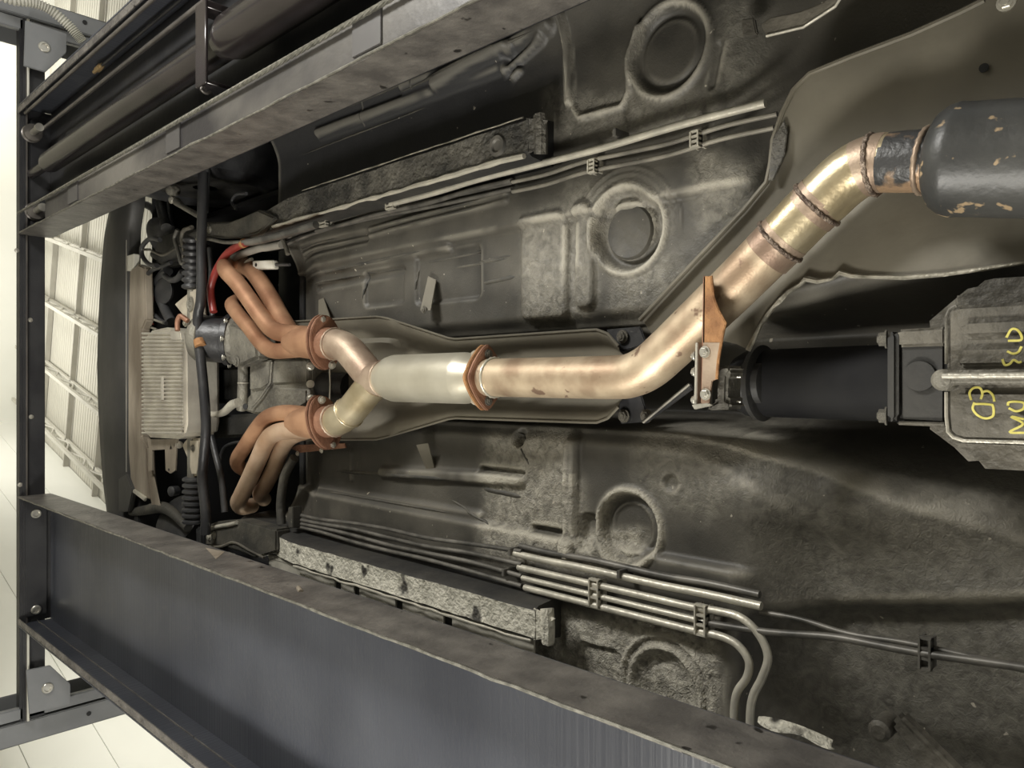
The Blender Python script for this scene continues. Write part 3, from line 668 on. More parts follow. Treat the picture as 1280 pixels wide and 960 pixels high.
# brake and fuel lines
def line(name, pts, r, m_, lab=None): return tube(name, pts, r, m_, car, 9, True, 5, lab)
def Yp(px, h): return at(px, 480, h).y
HL = 1.22
def run(x, p0, p1, h=HL, wob=0.0, n=6):
    ya, yb = Yp(p0, h), Yp(p1, h)
    return [W(x + wob * math.sin(i * 2.1), ya + (yb - ya) * i / n, h + wob * 0.5 * math.cos(i * 1.7)) for i in range(n + 1)]
line('fuel_pipe', run(-0.471, 488, 957, HL, 0.002), 0.0075, M['line'], 'pale coated fuel pipe under the left floor')
line('brake_pipe', run(-0.451, 640, 972, HL + 0.01, 0.003), 0.0045, M['line_mid'])
line('brake_pipe', run(-0.430, 640, 968, HL + 0.012, 0.003), 0.0045, M['line_mid'])
line('brake_pipe', run(-0.455, 395, 640, HL + 0.012, 0.002), 0.006, M['line_dark'])
line('brake_pipe', run(0.374, 640, 952, HL, 0.001), 0.0075, M['line'], 'pale coated fuel pipe under the right floor')
line('brake_pipe', run(0.361, 650, 950, HL + 0.02, 0.002), 0.007, M['line_dark'])
l2 = run(0.402, 648, 866, HL) + [at(x, y, HL) for x, y in ((898, 764), (926, 772), (948, 792), (960, 820), (953, 846), (942, 868), (938, 890), (937, 925))]
line('brake_pipe', l2, 0.0072, M['line'])
line('brake_pipe', run(0.4235, 653, 880, HL), 0.006, M['line'])
line('brake_pipe', run(0.4235, 870, 890, HL, 0, 2) + [at(x, y, HL) for x, y in ((960, 790), (1040, 796), (1100, 807), (1155, 817), (1220, 826), (1300, 838), (1500, 872))], 0.006, M['line_dark'])
l4 = run(0.4435, 656, 866, HL) + [at(x, y, HL) for x, y in ((900, 795), (922, 806), (936, 826), (934, 846), (922, 864), (918, 885), (918, 915))]
line('brake_pipe', l4, 0.0072, M['line'])
line('brake_pipe', [at(x, y, HL + 0.012) for x, y in ((950, 765), (1000, 774), (1060, 792), (1130, 803), (1200, 818), (1300, 842), (1500, 890))], 0.0045, M['line_dark'])
for k in range(4):
    a = at(366, 642 + 5 * k, HL + 0.008); b = at(652, [691, 706, 719, 731][k], HL)
    line('brake_pipe', [a.lerp(b, i / 6) + V((0.003 * math.sin(i * 1.9 + k), 0, 0.002 * math.cos(i * 2.3))) for i in range(7)], 0.0052, M['line_dark'])
for k in range(2):
    line('brake_pipe', [at(x, y + 8 * k, HL + 0.02) for x, y in ((352, 300), (395, 283), (450, 268), (500, 258), (560, 246), (640, 228))], 0.005, M['line_dark'])
def clip(px, py, wpx, hpx, h=HL - 0.012):
    a = at(px - wpx / 2, py - hpx / 2, h); b = at(px + wpx / 2, py + hpx / 2, h); bm = bmesh.new()
    x0, x1 = sorted((a.x, b.x)); y0, y1 = sorted((a.y, b.y)); z = h
    add_box(bm, x0, x1, y0, y0 + 0.003, z, z + 0.03); add_box(bm, x0, x1, y1 - 0.003, y1, z, z + 0.03)
    n = 4
    for i in range(n):
        xx = x0 + (x1 - x0) * i / (n - 1); add_box(bm, xx - 0.0022, xx + 0.0022, y0, y1, z + 0.002, z + 0.012)
    add_box(bm, x0, x1, y0, y1, z + 0.012, z + 0.016)
    return fin('line_clip', bm, M['line'], car, 0)
for c in ((741, 742, 12, 36), (874, 776, 14, 40)): clip(*c)
for c in ((738, 207, 9, 13), (867, 173, 11, 16), (486, 254, 10, 10), (402, 276, 9, 10)): clip(*c, h=HL - 0.006)
o = clip(1155, 818, 16, 42, HL - 0.006); o.data.materials[0] = M['line_dark']
for px, py in ((641, 689), (633, 715), (777, 717), (772, 167)): box('line_clip', *(lambda p: (p.x - 0.008, p.x + 0.008, p.y - 0.004, p.y + 0.004))(at(px, py, HL)), HL - 0.012, HF, M['line_dark'], car, 0.001)

# tunnel heat shield: pressed tray
def tray():
    ctl = [(2.22, -0.195, 0.178), (1.71, -0.182, 0.150), (1.665, -0.176, 0.142), (1.40, -0.108, 0.082), (0.96, -0.110, 0.078), (0.93, -0.10, 0.068), (0.905, -0.075, 0.045)]
    bm = bmesh.new(); rows = []; Ys = np.linspace(2.22, 0.905, 50)
    cy = np.array([c[0] for c in ctl])[::-1]; cl = np.array([c[1] for c in ctl])[::-1]; cr = np.array([c[2] for c in ctl])[::-1]
    for y in Ys:
        l = np.interp(y, cy, cl); r = np.interp(y, cy, cr); row = []
        for k in range(25):
            u = k / 24; x = l + (r - l) * u; s = 2 * u - 1
            z = 1.235 + 0.052 * float(sst(0.92, 0.35, np.float64(abs(s))))
            if 1.62 < y < 1.95 and -0.62 < s < -0.15: z -= 0.022 * math.sin((y - 1.62) / 0.33 * math.pi) ** 0.4
            if abs(y - 1.62) < 0.012: z -= 0.006
            row.append(bm.verts.new(W(x, y, z)))
        rows.append(row)
    for a, b in zip(rows, rows[1:]):
        for k in range(24): bm.faces.new((a[k], b[k], b[k + 1], a[k + 1]))
    thicken(bm, 0.002)
    o = fin('tunnel_heat_shield', bm, M['shield'], car, 40, 'grey pressed heat shield above the catalytic converter')
    for sgn, arr in ((0, cl), (1, cr)):
        tube('rolled_rim', [W(float(np.interp(y, cy, arr)), y, 1.234) for y in Ys], 0.0032, M['shield'], o, 7, curve=False)
    return o
hs = tray()
for poly in (((525, 388), (538, 388), (545, 350), (535, 345)), ((398, 398), (412, 396), (404, 372), (398, 375)), ((520, 556), (535, 554), (543, 585), (533, 588))):
    prism('shield_strap', [at(x, y, h_) for (x, y), h_ in zip(poly, (1.236, 1.236, 1.266, 1.266))], (0, 0, 0.003), M['shield'], hs, 0.0005)
bolt(at(530, 387, 1.233), (0, 0, -1), 0.007, M['cast'], hs)
for px, py in ((372, 567), (402, 563)): bolt(at(px, py, 1.22), (0, 0, -1), 0.006, M['zinc'], hs)
pprism('shield_strap', ((362, 560), (372, 556), (430, 554), (432, 560), (375, 566)), 1.225, 0.005, M['rust_copper'], hs, 0.001, 'rusty mounting strap')
# transverse brackets behind the shield
for poly, h in ((((757, 412), (800, 408), (808, 430), (775, 440)), 1.262), (((772, 500), (800, 490), (812, 527), (775, 530)), 1.262), (((800, 527), (806, 530), (866, 486), (862, 478)), 1.235)):
    pprism('tunnel_bracket', poly, h, 0.006, M['blackmetal'], car, 0.002)
for px, py in ((778, 421), (780, 520), (808, 520)): bolt(at(px, py, 1.258), (0, 0, -1), 0.010, M['cast_dirty'], car)
tube('bracket_edge', [at(804, 528, 1.232), at(862, 480, 1.232)], 0.003, M['cast'], car, 6, curve=False)

# big rear heat shield
poly = [(800, 400), (835, 362), (870, 325), (930, 262), (958, 228), (963, 205), (966, 175), (978, 140), (992, 112), (1012, 92), (1060, 72), (1140, 42), (1200, 15), (1230, 0), (1300, -25), (1300, 325), (1230, 336), (1180, 343), (1130, 347), (1085, 346), (1065, 345), (1050, 341), (1040, 349), (1022, 352), (1006, 349), (1000, 356), (985, 365), (975, 376), (965, 385), (958, 395), (950, 406), (942, 424), (935, 438), (918, 430), (900, 426), (850, 440), (815, 425)]
def shield_h(px, py):          # follows the pipe: arched up behind it, falling to the edges
    c = at(px, py, 1.21)
    axis = [at(x, y, 1.21) for x, y in ((800, 465), (890, 385), (1000, 280), (1070, 215), (1160, 202), (1320, 200))]
    d = min(((c - (a + (b - a) * max(0, min(1, (c - a).dot(b - a) / (b - a).length_squared)))).length) for a, b in zip(axis, axis[1:]))
    return 1.21 + 0.045 * float(sst(0.16, 0.03, np.float64(d)))
bm = bmesh.new()
vs = [bm.verts.new(at(x, y, 1.212)) for x, y in poly]; f = bm.faces.new(vs)
bmesh.ops.triangulate(bm, faces=[f]); 
for _ in range(4): bmesh.ops.subdivide_edges(bm, edges=[e for e in bm.edges if e.calc_length() > 0.03], cuts=1, use_grid_fill=False); bmesh.ops.triangulate(bm, faces=bm.faces[:])
axis3 = [at(x, y, 1.212) for x, y in ((800, 465), (890, 385), (1000, 280), (1070, 215), (1160, 202), (1340, 200))]
for v in bm.verts:
    d = min(((v.co - (a + (b - a) * max(0, min(1, (v.co - a).dot(b - a) / (b - a).length_squared)))).length) for a, b in zip(axis3, axis3[1:]))
    v.co.z += 0.014 * float(sst(0.20, 0.0, np.float64(d)))
bmesh.ops.recalc_face_normals(bm, faces=bm.faces[:])
rim_pts = [at(x, y, 1.21) for x, y in poly]
thicken(bm, 0.002)
rhs = fin('rear_heat_shield', bm, M['shield'], car, 60, 'large grey-brown heat shield above the rear pipe and silencer')
tube('rolled_rim', [at(x, y, 1.211) for x, y in poly[:14]], 0.0045, M['shield'], rhs, 7, curve=False)
tube('ragged_rim', [at(x, y, 1.211) for x, y in poly[15:33]], [random.uniform(0.002, 0.005) for _ in range(18)], M['shield_rim'], rhs, 7, curve=False, label='crumpled pale lower edge')
pprism('torn_corner', ((962, 205), (966, 172), (980, 150), (984, 165), (980, 195), (966, 225), (960, 226)), 1.205, 0.004, M['rail_dark'], rhs, 0.001)
lathe('hole', at(1230, 85, 1.211), (0, 0, -1), [(0, 0.0062), (0.0015, 0.0062)], M['void'], rhs, 16)
bolt(at(1258, 3, 1.211), (0, 0, -1), 0.009, M['zinc'], rhs, ln=0.2)
# bent strap at the top right
pts = [(950, 30), (962, 22), (1000, 14), (1030, 2), (1045, -14), (1058, -14), (1044, 8), (1004, 34), (958, 45)]
pprism('bent_strap', pts, 1.20, 0.006, M['cast_dirty'], car, 0.002)
tube('strap_edge', [at(x, y, 1.199) for x, y in ((958, 45), (1004, 34), (1044, 8), (1058, -14))], 0.0025, M['line'], car, 6, curve=False)
pprism('strap_foot', ((926, 24), (942, 22), (946, 42), (928, 44)), 1.235, 0.01, M['cast_dirty'], car, 0.002)
# pieces under the rear floor at the bottom right
bm = bmesh.new(); rows = []
for i in range(14):
    t = i / 13; a = at(948 + 92 * t, 896 + 30 * t ** 1.6, 1.205); b = at(950 + 92 * t, 906 + 30 * t + 3 * math.sin(t * 9), 1.19)
    rows.append([bm.verts.new(a), bm.verts.new(a.lerp(b, 0.5) + V((0, 0, 0.004 * math.sin(i * 2.3) - 0.006))), bm.verts.new(b)])
for a, b in zip(rows, rows[1:]):
    for k in range(2): bm.faces.new((a[k], a[k + 1], b[k + 1], b[k]))
thicken(bm, 0.004)
fin('pale_bracket', bm, M['rail'], car, 50, 'pale bracket flap')  # lit bracket; its brightness is put into the pale colour
bm = bmesh.new(); add_prism(bm, [at(x, y, 1.2) for x, y in ((1112, 905), (1124, 893), (1215, 985), (1165, 985))], (0, 0, 0.03)); bevel(bm, 0.006)
fin('rear_link', bm, M['cast_dirty'], car, 40)
lathe('link_bush', at(1112, 902, 1.235), (0, 0, -1), [(0, 0.016), (0.045, 0.016), (0.05, 0.01)], M['cast_dirty'], car, 16)

# ------------------------------------------------------------------ front of the car
# bumper / air dam: rounded lip bowed forward, swept across
def bumper():
    bm = bmesh.new(); rows = []
    ctl = [(258, 141, 163), (292, 134, 158), (350, 129, 157), (411, 126, 157), (460, 125, 158), (502, 126, 159), (560, 129, 158), (600, 132, 157), (640, 137, 156), (690, 146, 158)]
    ys = np.linspace(205, 700, 60)
    for y in ys:
        xo = np.interp(y, [c[0] for c in ctl], [c[1] for c in ctl]); xi = np.interp(y, [c[0] for c in ctl], [c[2] for c in ctl])
        a = at(xo, y, 1.185); b = at(xi, y, 1.185); mx_ = a.x
        F, B = a.y + 0.06, at(xi, y, 1.20).y
        sec = [(B, 1.26), (B, 1.215), (B + 0.02, 1.197), (B + (F - B) * 0.4, 1.185), (B + (F - B) * 0.72, 1.183), (F - 0.012, 1.188), (F, 1.20), (F + 0.012, 1.225), (F + 0.015, 1.245), (F - 0.02, 1.25)]
        rows.append([bm.verts.new(W(mx_, yy, hh)) for yy, hh in sec])
    for a, b in zip(rows, rows[1:]):
        for k in range(10): bm.faces.new((a[k], a[(k + 1) % 10], b[(k + 1) % 10], b[k]))
    bm.faces.new(rows[0]); bm.faces.new(rows[-1][::-1])
    return fin('bumper', bm, M['blackplastic'], car, 50, 'black plastic front bumper lip')
bp_ = bumper()
tube('moulding_seam', [at(158, y, 1.184) for y in (300, 360, 420, 480, 540, 590)], 0.0022, M['hose_grey'], bp_, 6, curve=False)
pprism('bumper_tie', ((148, 598), (158, 592), (166, 612), (160, 640), (148, 640)), 1.175, 0.02, M['blackplastic'], bp_, 0.004)
box('mounting_block', *(lambda a, b: (min(a.x, b.x), max(a.x, b.x), min(a.y, b.y), max(a.y, b.y)))(at(157, 320, 1.19), at(167, 336, 1.19)), 1.19, 1.215, M['white_plastic'], bp_, 0.003, 'small white plastic block')
# radiator support beam
rs = pprism('radiator_support', ((162, 338), (172, 330), (180, 334), (182, 400), (177, 412), (176, 545), (183, 560), (184, 590), (188, 625), (176, 622), (164, 612), (160, 560), (160, 420)), 1.185, 0.035, M['dirtbeam'], car, 0.006, 'dirty beige cross member behind the bumper')
pprism('support_gusset', ((182, 588), (190, 586), (200, 632), (190, 634)), 1.19, 0.004, M['dirtbeam'], rs, 0.001)
pprism('support_tube', ((163, 614), (166, 611), (182, 622), (180, 627)), 1.178, 0.01, M['line'], rs, 0.003)
# bracket with window and ear
bm = bmesh.new()
for poly in (((184, 549), (222, 549), (220, 561), (186, 563)), ((184, 560), (190, 560), (190, 588), (185, 590)), ((206, 560), (221, 549), (219, 588), (213, 592), (207, 588))):
    add_prism(bm, [at(x, y, 1.17) for x, y in poly], (0, 0, 0.005))
br = fin('support_bracket', bm, M['dirtbeam'], car, 40)
lathe('hole', at(211, 587, 1.1695), (0, 0, -1), [(0, 0.005), (0.001, 0.005)], M['void'], br, 12)
# steering rack across, with bellows and clamps
rk = tube('steering_rack', [at(241, 300, 1.2), at(241, 655, 1.2)], 0.019, M['cast'], car, 18, curve=False)
def bellows(p0, p1, n):
    prof = []; L = (p1 - p0).length
    for i in range(n):
        d = L * i / n; prof += [(d, 0.026), (d + L / n * 0.25, 0.036), (d + L / n * 0.6, 0.036), (d + L / n * 0.85, 0.026)]
    return lathe('rubber_bellows', p0, p1 - p0, prof, M['hose'], rk, 20, smooth=60)
bellows(at(240, 362, 1.2), at(241, 296, 1.2), 8); bellows(at(241, 596, 1.2), at(240, 656, 1.2), 8)
rb = pprism('rack_mount', ((216, 380), (238, 362), (247, 360), (250, 400), (242, 416), (230, 398)), 1.185, 0.03, M['beige'], car, 0.008, 'pale beige rack mounting casting')
lathe('rack_cap', at(239, 380, 1.186), (0, 0, -1), [(0, 0.027), (0.006, 0.027), (0.007, 0.02), (0.004, 0.018), (0.004, 0.009), (0.009, 0.007)], M['cast'], rb, 20)
bolt(at(232, 404, 1.18), (0, 0, -1), 0.010, M['zinc'], rb)
rb = pprism('rack_mount', ((226, 556), (232, 548), (249, 548), (250, 580), (246, 595), (239, 595), (234, 575)), 1.185, 0.03, M['beige'], car, 0.008)
bolt(at(224, 556, 1.18), (0, -1, -0.3), 0.010, M['zinc'], rb); bolt(at(241, 560, 1.183), (0, 0, -1), 0.009, M['cast'], rb)
# anti-roll bar
tube('anti_roll_bar', [at(x, y, 1.13) for x, y in ((254, 215), (253, 260), (252, 303), (252, 345), (251, 375), (247, 400), (250, 440), (254, 480), (257, 520), (257, 545), (254, 580), (253, 600), (257, 640), (257, 668))], 0.0165, M['blackmetal'], car, 14, True, 6, 'glossy black anti-roll bar')
tube('anti_roll_bar_clamp', [at(249, 425, 1.128), at(251, 433, 1.128)], 0.019, M['rust'], car, 14, curve=False)
tube('support_strip', [at(241, 420, 1.19), at(240, 480, 1.19), at(241, 545, 1.19)], 0.012, M['dirtbeam'], car, 8)
tube('coolant_hose', [at(x, y, 1.2) for x, y in ((264, 545), (270, 570), (277, 600), (281, 640))], 0.011, M['hose'], car, 10)
tube('wiring_loom', [at(x, y, 1.28) for x, y in ((275, 588), (276, 570), (282, 558), (296, 553), (312, 552))], 0.006, M['hose'], car, 8)
# left wheel station: strut tube, knuckle, brake shield, arms
ks = lathe('brake_backing_plate', at(205, 297, 1.28), (0.35, -0.2, -0.6), [(0, 0.085), (0.004, 0.088), (0.008, 0.075), (0.014, 0.06), (0.016, 0.02)], M['blackmetal'], car, 30)
tube('spring_coil', [at(x, y, 1.30) for x, y in ((183, 256), (192, 262), (198, 278), (199, 300))], 0.016, M['under_dark'], car, 10)
tube('strut', [at(197, 238, 1.32), at(208, 285, 1.26)], 0.022, M['under_dark'], car, 14, curve=False)
tube('strut', [at(208, 233, 1.34), at(215, 285, 1.28)], 0.012, M['blackmetal'], car, 12, curve=False)
tube('lower_arm', [at(x, y, 1.2) for x, y in ((192, 318), (205, 322), (220, 314), (236, 300), (252, 290))], [0.014, 0.02, 0.022, 0.02, 0.016], M['under_dark'], car, 12)
tube('arm_edge', [at(x, y, 1.18) for x, y in ((190, 314), (203, 319), (216, 313), (226, 306))], 0.005, M['cast_dirty'], car, 8)
tube('track_rod', [at(x, y, 1.17) for x, y in ((221, 252), (228, 258), (240, 265), (253, 272))], [0.016, 0.010, 0.010, 0.012], M['cast'], car, 12)
lathe('ball_joint', at(221, 238, 1.19), (0.2, -0.3, -1), [(0, 0.02), (0.02, 0.024), (0.035, 0.018), (0.04, 0.008)], M['cast'], car, 18)
lathe('ball_joint', at(218, 250, 1.18), (0.2, -0.3, -1), [(0, 0.012), (0.015, 0.014), (0.02, 0.008)], M['cast_pale'], car, 14)
tube('drop_link', [at(258, 212, 1.2), at(256, 265, 1.18)], 0.013, M['hose'], car, 12, curve=False)
tube('brake_hose', [at(x, y, 1.17) for x, y in ((222, 287), (218, 298), (222, 312), (226, 328), (230, 330))], 0.007, M['line_dark'], car, 8)
tube('brake_hose', [at(x, y, 1.18) for x, y in ((240, 284), (230, 288), (227, 298), (230, 312), (229, 328))], 0.008, M['cast_dirty'], car, 8)
tube('radiator_hose', [at(x, y, 1.25) for x, y in ((210, 338), (202, 346), (196, 358), (200, 372), (207, 388), (214, 402))], 0.02, M['hose'], car, 14)
lathe('horn', at(212, 365, 1.27), (0, -0.3, -1), [(0, 0.02), (0.02, 0.05), (0.03, 0.052), (0.034, 0.045), (0.03, 0.01)], M['hose'], car, 24)
tube('wiring_loom', [at(x, y, 1.23) for x, y in ((184, 385), (192, 392), (200, 400), (208, 404))], 0.008, M['hose'], car, 8)
tube('wiring_loom', [at(x, y, 1.24) for x, y in ((192, 370), (188, 384), (186, 396), (190, 405))], 0.007, M['hose_red'], car, 8)
tube('link_rod', [at(x, y, 1.22) for x, y in ((180, 388), (190, 398), (204, 404))], 0.005, M['cast'], car, 8)
tube('link_rod', [at(x, y, 1.22) for x, y in ((182, 394), (188, 408), (196, 412))], 0.005, M['cast'], car, 8)
pprism('suspension_crossmember', ((196, 296), (222, 288), (246, 286), (248, 306), (226, 330), (205, 334), (190, 326)), 1.255, 0.05, M['under_dark'], car, 0.012)
tube('hub_clamp', [at(x, y, 1.17) for x, y in ((200, 300), (188, 298), (178, 308), (178, 320), (186, 330), (196, 332))], 0.009, M['hose'], car, 10)
tube('hub_clamp', [at(x, y, 1.175) for x, y in ((180, 312), (188, 312))], 0.005, M['cast_dirty'], car, 8, curve=False)
tube('vacuum_hose', [at(x, y, 1.2) for x, y in ((182, 345), (190, 338), (200, 334), (214, 328))], 0.008, M['hose'], car, 10)
tube('vacuum_hose', [at(x, y, 1.22) for x, y in ((206, 345), (214, 350), (222, 348), (228, 340))], 0.012, M['hose'], car, 10)
tube('power_steering_pipe', [at(x, y, 1.2) for x, y in ((262, 310), (264, 340), (262, 370), (266, 395))], 0.009, M['hose'], car, 10)
tube('wiring_loom', [at(x, y, 1.24) for x, y in ((296, 262), (290, 252), (296, 243), (308, 242))], 0.006, M['hose'], car, 8)
def wheel(xi, xo, lab):
    s_ = 1 if xo > xi else -1; wl_ = abs(xo - xi); c = W(xi, 2.95, 1.012 + 0.305)
    t = lathe('tyre', c, (s_, 0, 0), [(0.03, 0.19), (0.012, 0.215), (0.0, 0.25), (0.008, 0.285), (0.025, 0.303), (wl_ / 2, 0.305), (wl_ - 0.025, 0.303), (wl_ - 0.008, 0.285), (wl_, 0.25), (wl_ - 0.012, 0.215), (wl_ - 0.03, 0.19)], M['hose'], car, 48, lab)
    lathe('wheel_rim', c + V((s_ * 0.02, 0, 0)), (s_, 0, 0), [(0, 0.20), (0.004, 0.192), (0.06, 0.18), (0.065, 0.13), (0.03, 0.125), (0.028, 0.05), (0.0, 0.045)], M['under_dark'], t, 40)
wheel(-0.745, -0.93, 'black front tyre standing on the runway'); wheel(0.72, 0.905, 'black front tyre standing on the runway')
# front feet of the side rails with their cross bolts
def rail_foot(poly, h, bx_, lab):
    o = pprism('rail_foot', poly, h, 0.05, M['under'], car, 0.006, lab)
    for (px, py) in bx_: bolt(at(px, py, h), (0, 0, -1), 0.010, M['cast_pale'], o)
    return o
o = rail_foot(((248, 278), (286, 277), (300, 272), (322, 262), (345, 272), (320, 292), (300, 297), (262, 296), (250, 294)), 1.165, ((262, 287), (257, 288)), None)
tube('foot_edge', [at(x, y, 1.162) for x, y in ((246, 299), (262, 299), (282, 303), (310, 302))], 0.006, M['cast'], o, 8)
o = rail_foot(((252, 660), (270, 652), (300, 650), (345, 662), (345, 690), (318, 698), (300, 690), (276, 683), (256, 682)), 1.165, ((262, 671), (268, 669)), None)
tube('foot_edge', [at(x, y, 1.162) for x, y in ((256, 665), (265, 660), (290, 655), (296, 653))], 0.007, M['line'], o, 8)
tube('foot_edge', [at(x, y, 1.162) for x, y in ((258, 683), (276, 683), (292, 678), (312, 688), (330, 697))], 0.004, M['cast_dirty'], o, 8)
box('body_mount', *(lambda a, b: (min(a.x, b.x), max(a.x, b.x), min(a.y, b.y), max(a.y, b.y)))(at(248, 658, 1.16), at(256, 684, 1.16)), 1.15, 1.2, M['blackmetal'], car, 0.006)
# right wheel station
lathe('brake_backing_plate', at(222, 650, 1.26), (-0.35, -0.2, -0.6), [(0, 0.10), (0.004, 0.104), (0.010, 0.085), (0.016, 0.06), (0.018, 0.02)], M['under_dark'], car, 30)
tube('lower_arm', [at(x, y, 1.21) for x, y in ((165, 640), (180, 638), (200, 634), (215, 640), (235, 660))], [0.016, 0.02, 0.024, 0.02, 0.016], M['under'], car, 12)
lathe('ball_joint', at(222, 613, 1.23), (0, -0.3, -1), [(0, 0.018), (0.03, 0.02), (0.035, 0.012)], M['hose'], car, 16)
# pipes, hoses and a plug beside the left header
tube('red_hose', [at(x, y, 1.17) for x, y in ((309, 303), (297, 308), (284, 317), (272, 335), (264, 356), (264, 372), (267, 390))], 0.0125, M['hose_red'], car, 12, label='glossy red rubber hose')
tube('hose_clamp', [at(303, 305, 1.17), at(306, 303.5, 1.17)], 0.0145, M['rust'], car, 12, curve=False)
tube('heater_hose', [at(x, y, 1.21) for x, y in ((352, 306), (335, 309), (322, 311), (302, 318), (288, 325), (276, 340))], 0.0125, M['hose_grey'], car, 12)
tube('heater_hose', [at(x, y, 1.15) for x, y in ((395, 281), (370, 289), (345, 296), (318, 302), (308, 303))], 0.011, M['line_dark'], car, 10)
pl_ = pprism('wiring_plug', ((315, 326), (341, 325), (342, 336), (316, 337)), 1.22, 0.02, M['white_plastic'], car, 0.003, 'pale plug connector')
lathe('hole', at(320, 331, 1.2195), (0, 0, -1), [(0, 0.006), (0.001, 0.006)], M['void'], pl_, 12)
tube('plug_wire', [at(x, y, 1.23) for x, y in ((305, 332), (309, 327), (315, 324))], 0.006, M['white_plastic'], pl_, 8)
tube('plug_wire', [at(x, y, 1.23) for x, y in ((342, 331), (362, 331))], 0.005, M['hose'], pl_, 8, curve=False)
# jointed bracket lying on the front edge of the pan
tube('pan_edge_pipe', [at(x, y, 1.2) for x, y in ((346, 282), (350, 293), (356, 305), (360, 318))], 0.007, M['cast_dirty'], car, 8)
tube('pan_edge_seal', [at(x, y, 1.21) for x, y in ((352, 655), (351, 628), (356, 595), (368, 572))], 0.014, M['under'], car, 10)
pprism('pan_edge_bracket', ((360, 634), (366, 634), (366, 660), (360, 660)), 1.2, 0.03, M['under'], car, 0.002)

# ------------------------------------------------------------------ engine
eng = empty('engine', at(290, 470, 1.2), 'engine and bell housing between the two exhaust headers, with ribbed alloy sump', 'engine')
sump = pprism('sump', ((178, 425), (186, 413), (205, 409), (216, 411), (230, 420), (231, 530), (228, 545), (220, 549), (184, 547), (178, 540)), 1.132, 0.13, M['fin'], eng, 0.012, 'ribbed pale alloy sump')
ya_, yb_ = 417, 541
for i in range(26):
    y = ya_ + (yb_ - ya_) * i / 25
    a = at(178, y, 1.13); b = at(217 if i < 2 else 228, y, 1.13)
    bm = bmesh.new(); pts = [a, a.lerp(b, 0.25), a.lerp(b, 0.5), a.lerp(b, 0.75), b]
    add_tube(bm, pts, 0.0046, 6)
    fin('fin', bm, M['fin'], sump, 60)
bm = bmesh.new(); add_tube(bm, [at(203, 470, 1.126), at(203, 500, 1.126)], [0.013, 0.013], 10, flat=0.35)
fin('drain_pad', bm, M['fin'], sump, 60)
pprism('sump_boss', ((212, 412), (224, 414), (226, 426), (213, 426)), 1.125, 0.02, M['fin'], sump, 0.004)
pprism('crankcase', ((230, 420), (240, 430), (240, 540), (231, 540)), 1.18, 0.1, M['hose'], eng, 0.004)
# oil filter / starter canister
c0 = at(270, 424, 1.20); ad = V((0.06, -0.70, 0.71)).normalized()
au = ad.cross(V((1, 0, 0))).normalized(); aw = ad.cross(au)
can = lathe('canister', c0 - ad * 0.085, ad, [(0, 0.02), (0.004, 0.055), (0.02, 0.074), (0.045, 0.08), (0.09, 0.081), (0.12, 0.081), (0.124, 0.089), (0.142, 0.089)], M['blackmetal'], eng, 36, 'black round canister with pale domed end')
lathe('end_cap', c0 - ad * 0.09, ad, [(0, 0.045), (0.012, 0.068), (0.03, 0.081), (0.045, 0.0835), (0.048, 0.08)], M['cast'], can, 36)
lathe('canister_neck', c0 + ad * 0.055, ad, [(0, 0.083), (0.02, 0.083), (0.03, 0.078), (0.10, 0.074), (0.16, 0.05)], M['cast'], can, 32)
for a in range(0, 360, 45):
    r = math.radians(a); bolt(c0 + ad * 0.05 + (au * math.cos(r) + aw * math.sin(r)) * 0.086, ad, 0.009, M['zinc'], can)
tube('canister_clip', [c0 - ad * 0.05 + V((-0.055, -0.03, -0.06)), c0 - ad * 0.085 + V((-0.07, -0.03, -0.05)), c0 - ad * 0.10 + V((-0.05, -0.03, -0.045)), c0 - ad * 0.09 + V((-0.02, -0.03, -0.055))], 0.009, M['rust_copper'], can, 8)
prism('front_cover', [at(x, y, 1.19) for x, y in ((284, 402), (300, 408), (318, 420), (322, 448), (300, 458), (287, 455))], (0, 0, 0.08), M['cast'], eng, 0.01)
bolt(at(296, 452, 1.187), (0, 0, -1), 0.013, M['cast'], eng)
# bell housing: stepped casting
bh = pprism('bell_housing', ((312, 450), (388, 448), (388, 512), (372, 520), (318, 518), (300, 512), (306, 498), (312, 492)), 1.235, 0.10, M['cast'], eng, 0.008, 'grey cast alloy bell housing')
pprism('housing_panel', ((312, 452), (338, 450), (336, 480), (326, 486), (312, 488)), 1.225, 0.02, M['cast'], bh, 0.004)
pprism('housing_panel', ((342, 450), (384, 450), (384, 479), (340, 480)), 1.228, 0.02, M['cast'], bh, 0.004)
bm = bmesh.new(); add_prism(bm, [at(x, y, 1.223) for x, y in ((330, 494), (346, 482), (384, 484), (384, 506), (366, 516), (346, 512))], (0, 0, 0.03)); bevel(bm, 0.010, 3)
fin('housing_bulge', bm, M['cast'], bh, 40)
tube('housing_rib', [at(x, y, 1.226) for x, y in ((340, 452), (338, 478), (326, 496), (314, 510))], 0.004, M['cast'], bh, 8, curve=False)
for py in (458, 480, 498, 508): bolt(at(388, py, 1.23), (0, -1, -0.5), 0.009, M['zinc'], bh)
tube('dipstick_boss', [at(304, 456, 1.22), at(304, 474, 1.22), at(303, 496, 1.22), at(302, 512, 1.225)], 0.017, M['cast'], eng, 14, curve=False)
lathe('collar', at(304, 478, 1.22), (1, 0, 0), [(0, 0.019), (0.004, 0.019)], M['cast_pale'], eng, 16)
lathe('dark_port', at(307, 508, 1.203), (0, -0.4, -1), [(0, 0.010), (0.002, 0.010)], M['void'], eng, 14)
tube('coolant_stub', [at(x, y, 1.2) for x, y in ((262, 517), (270, 518), (280, 515), (290, 506), (298, 503))], [0.009, 0.010, 0.013, 0.015, 0.015], M['cast_pale'], eng, 12)
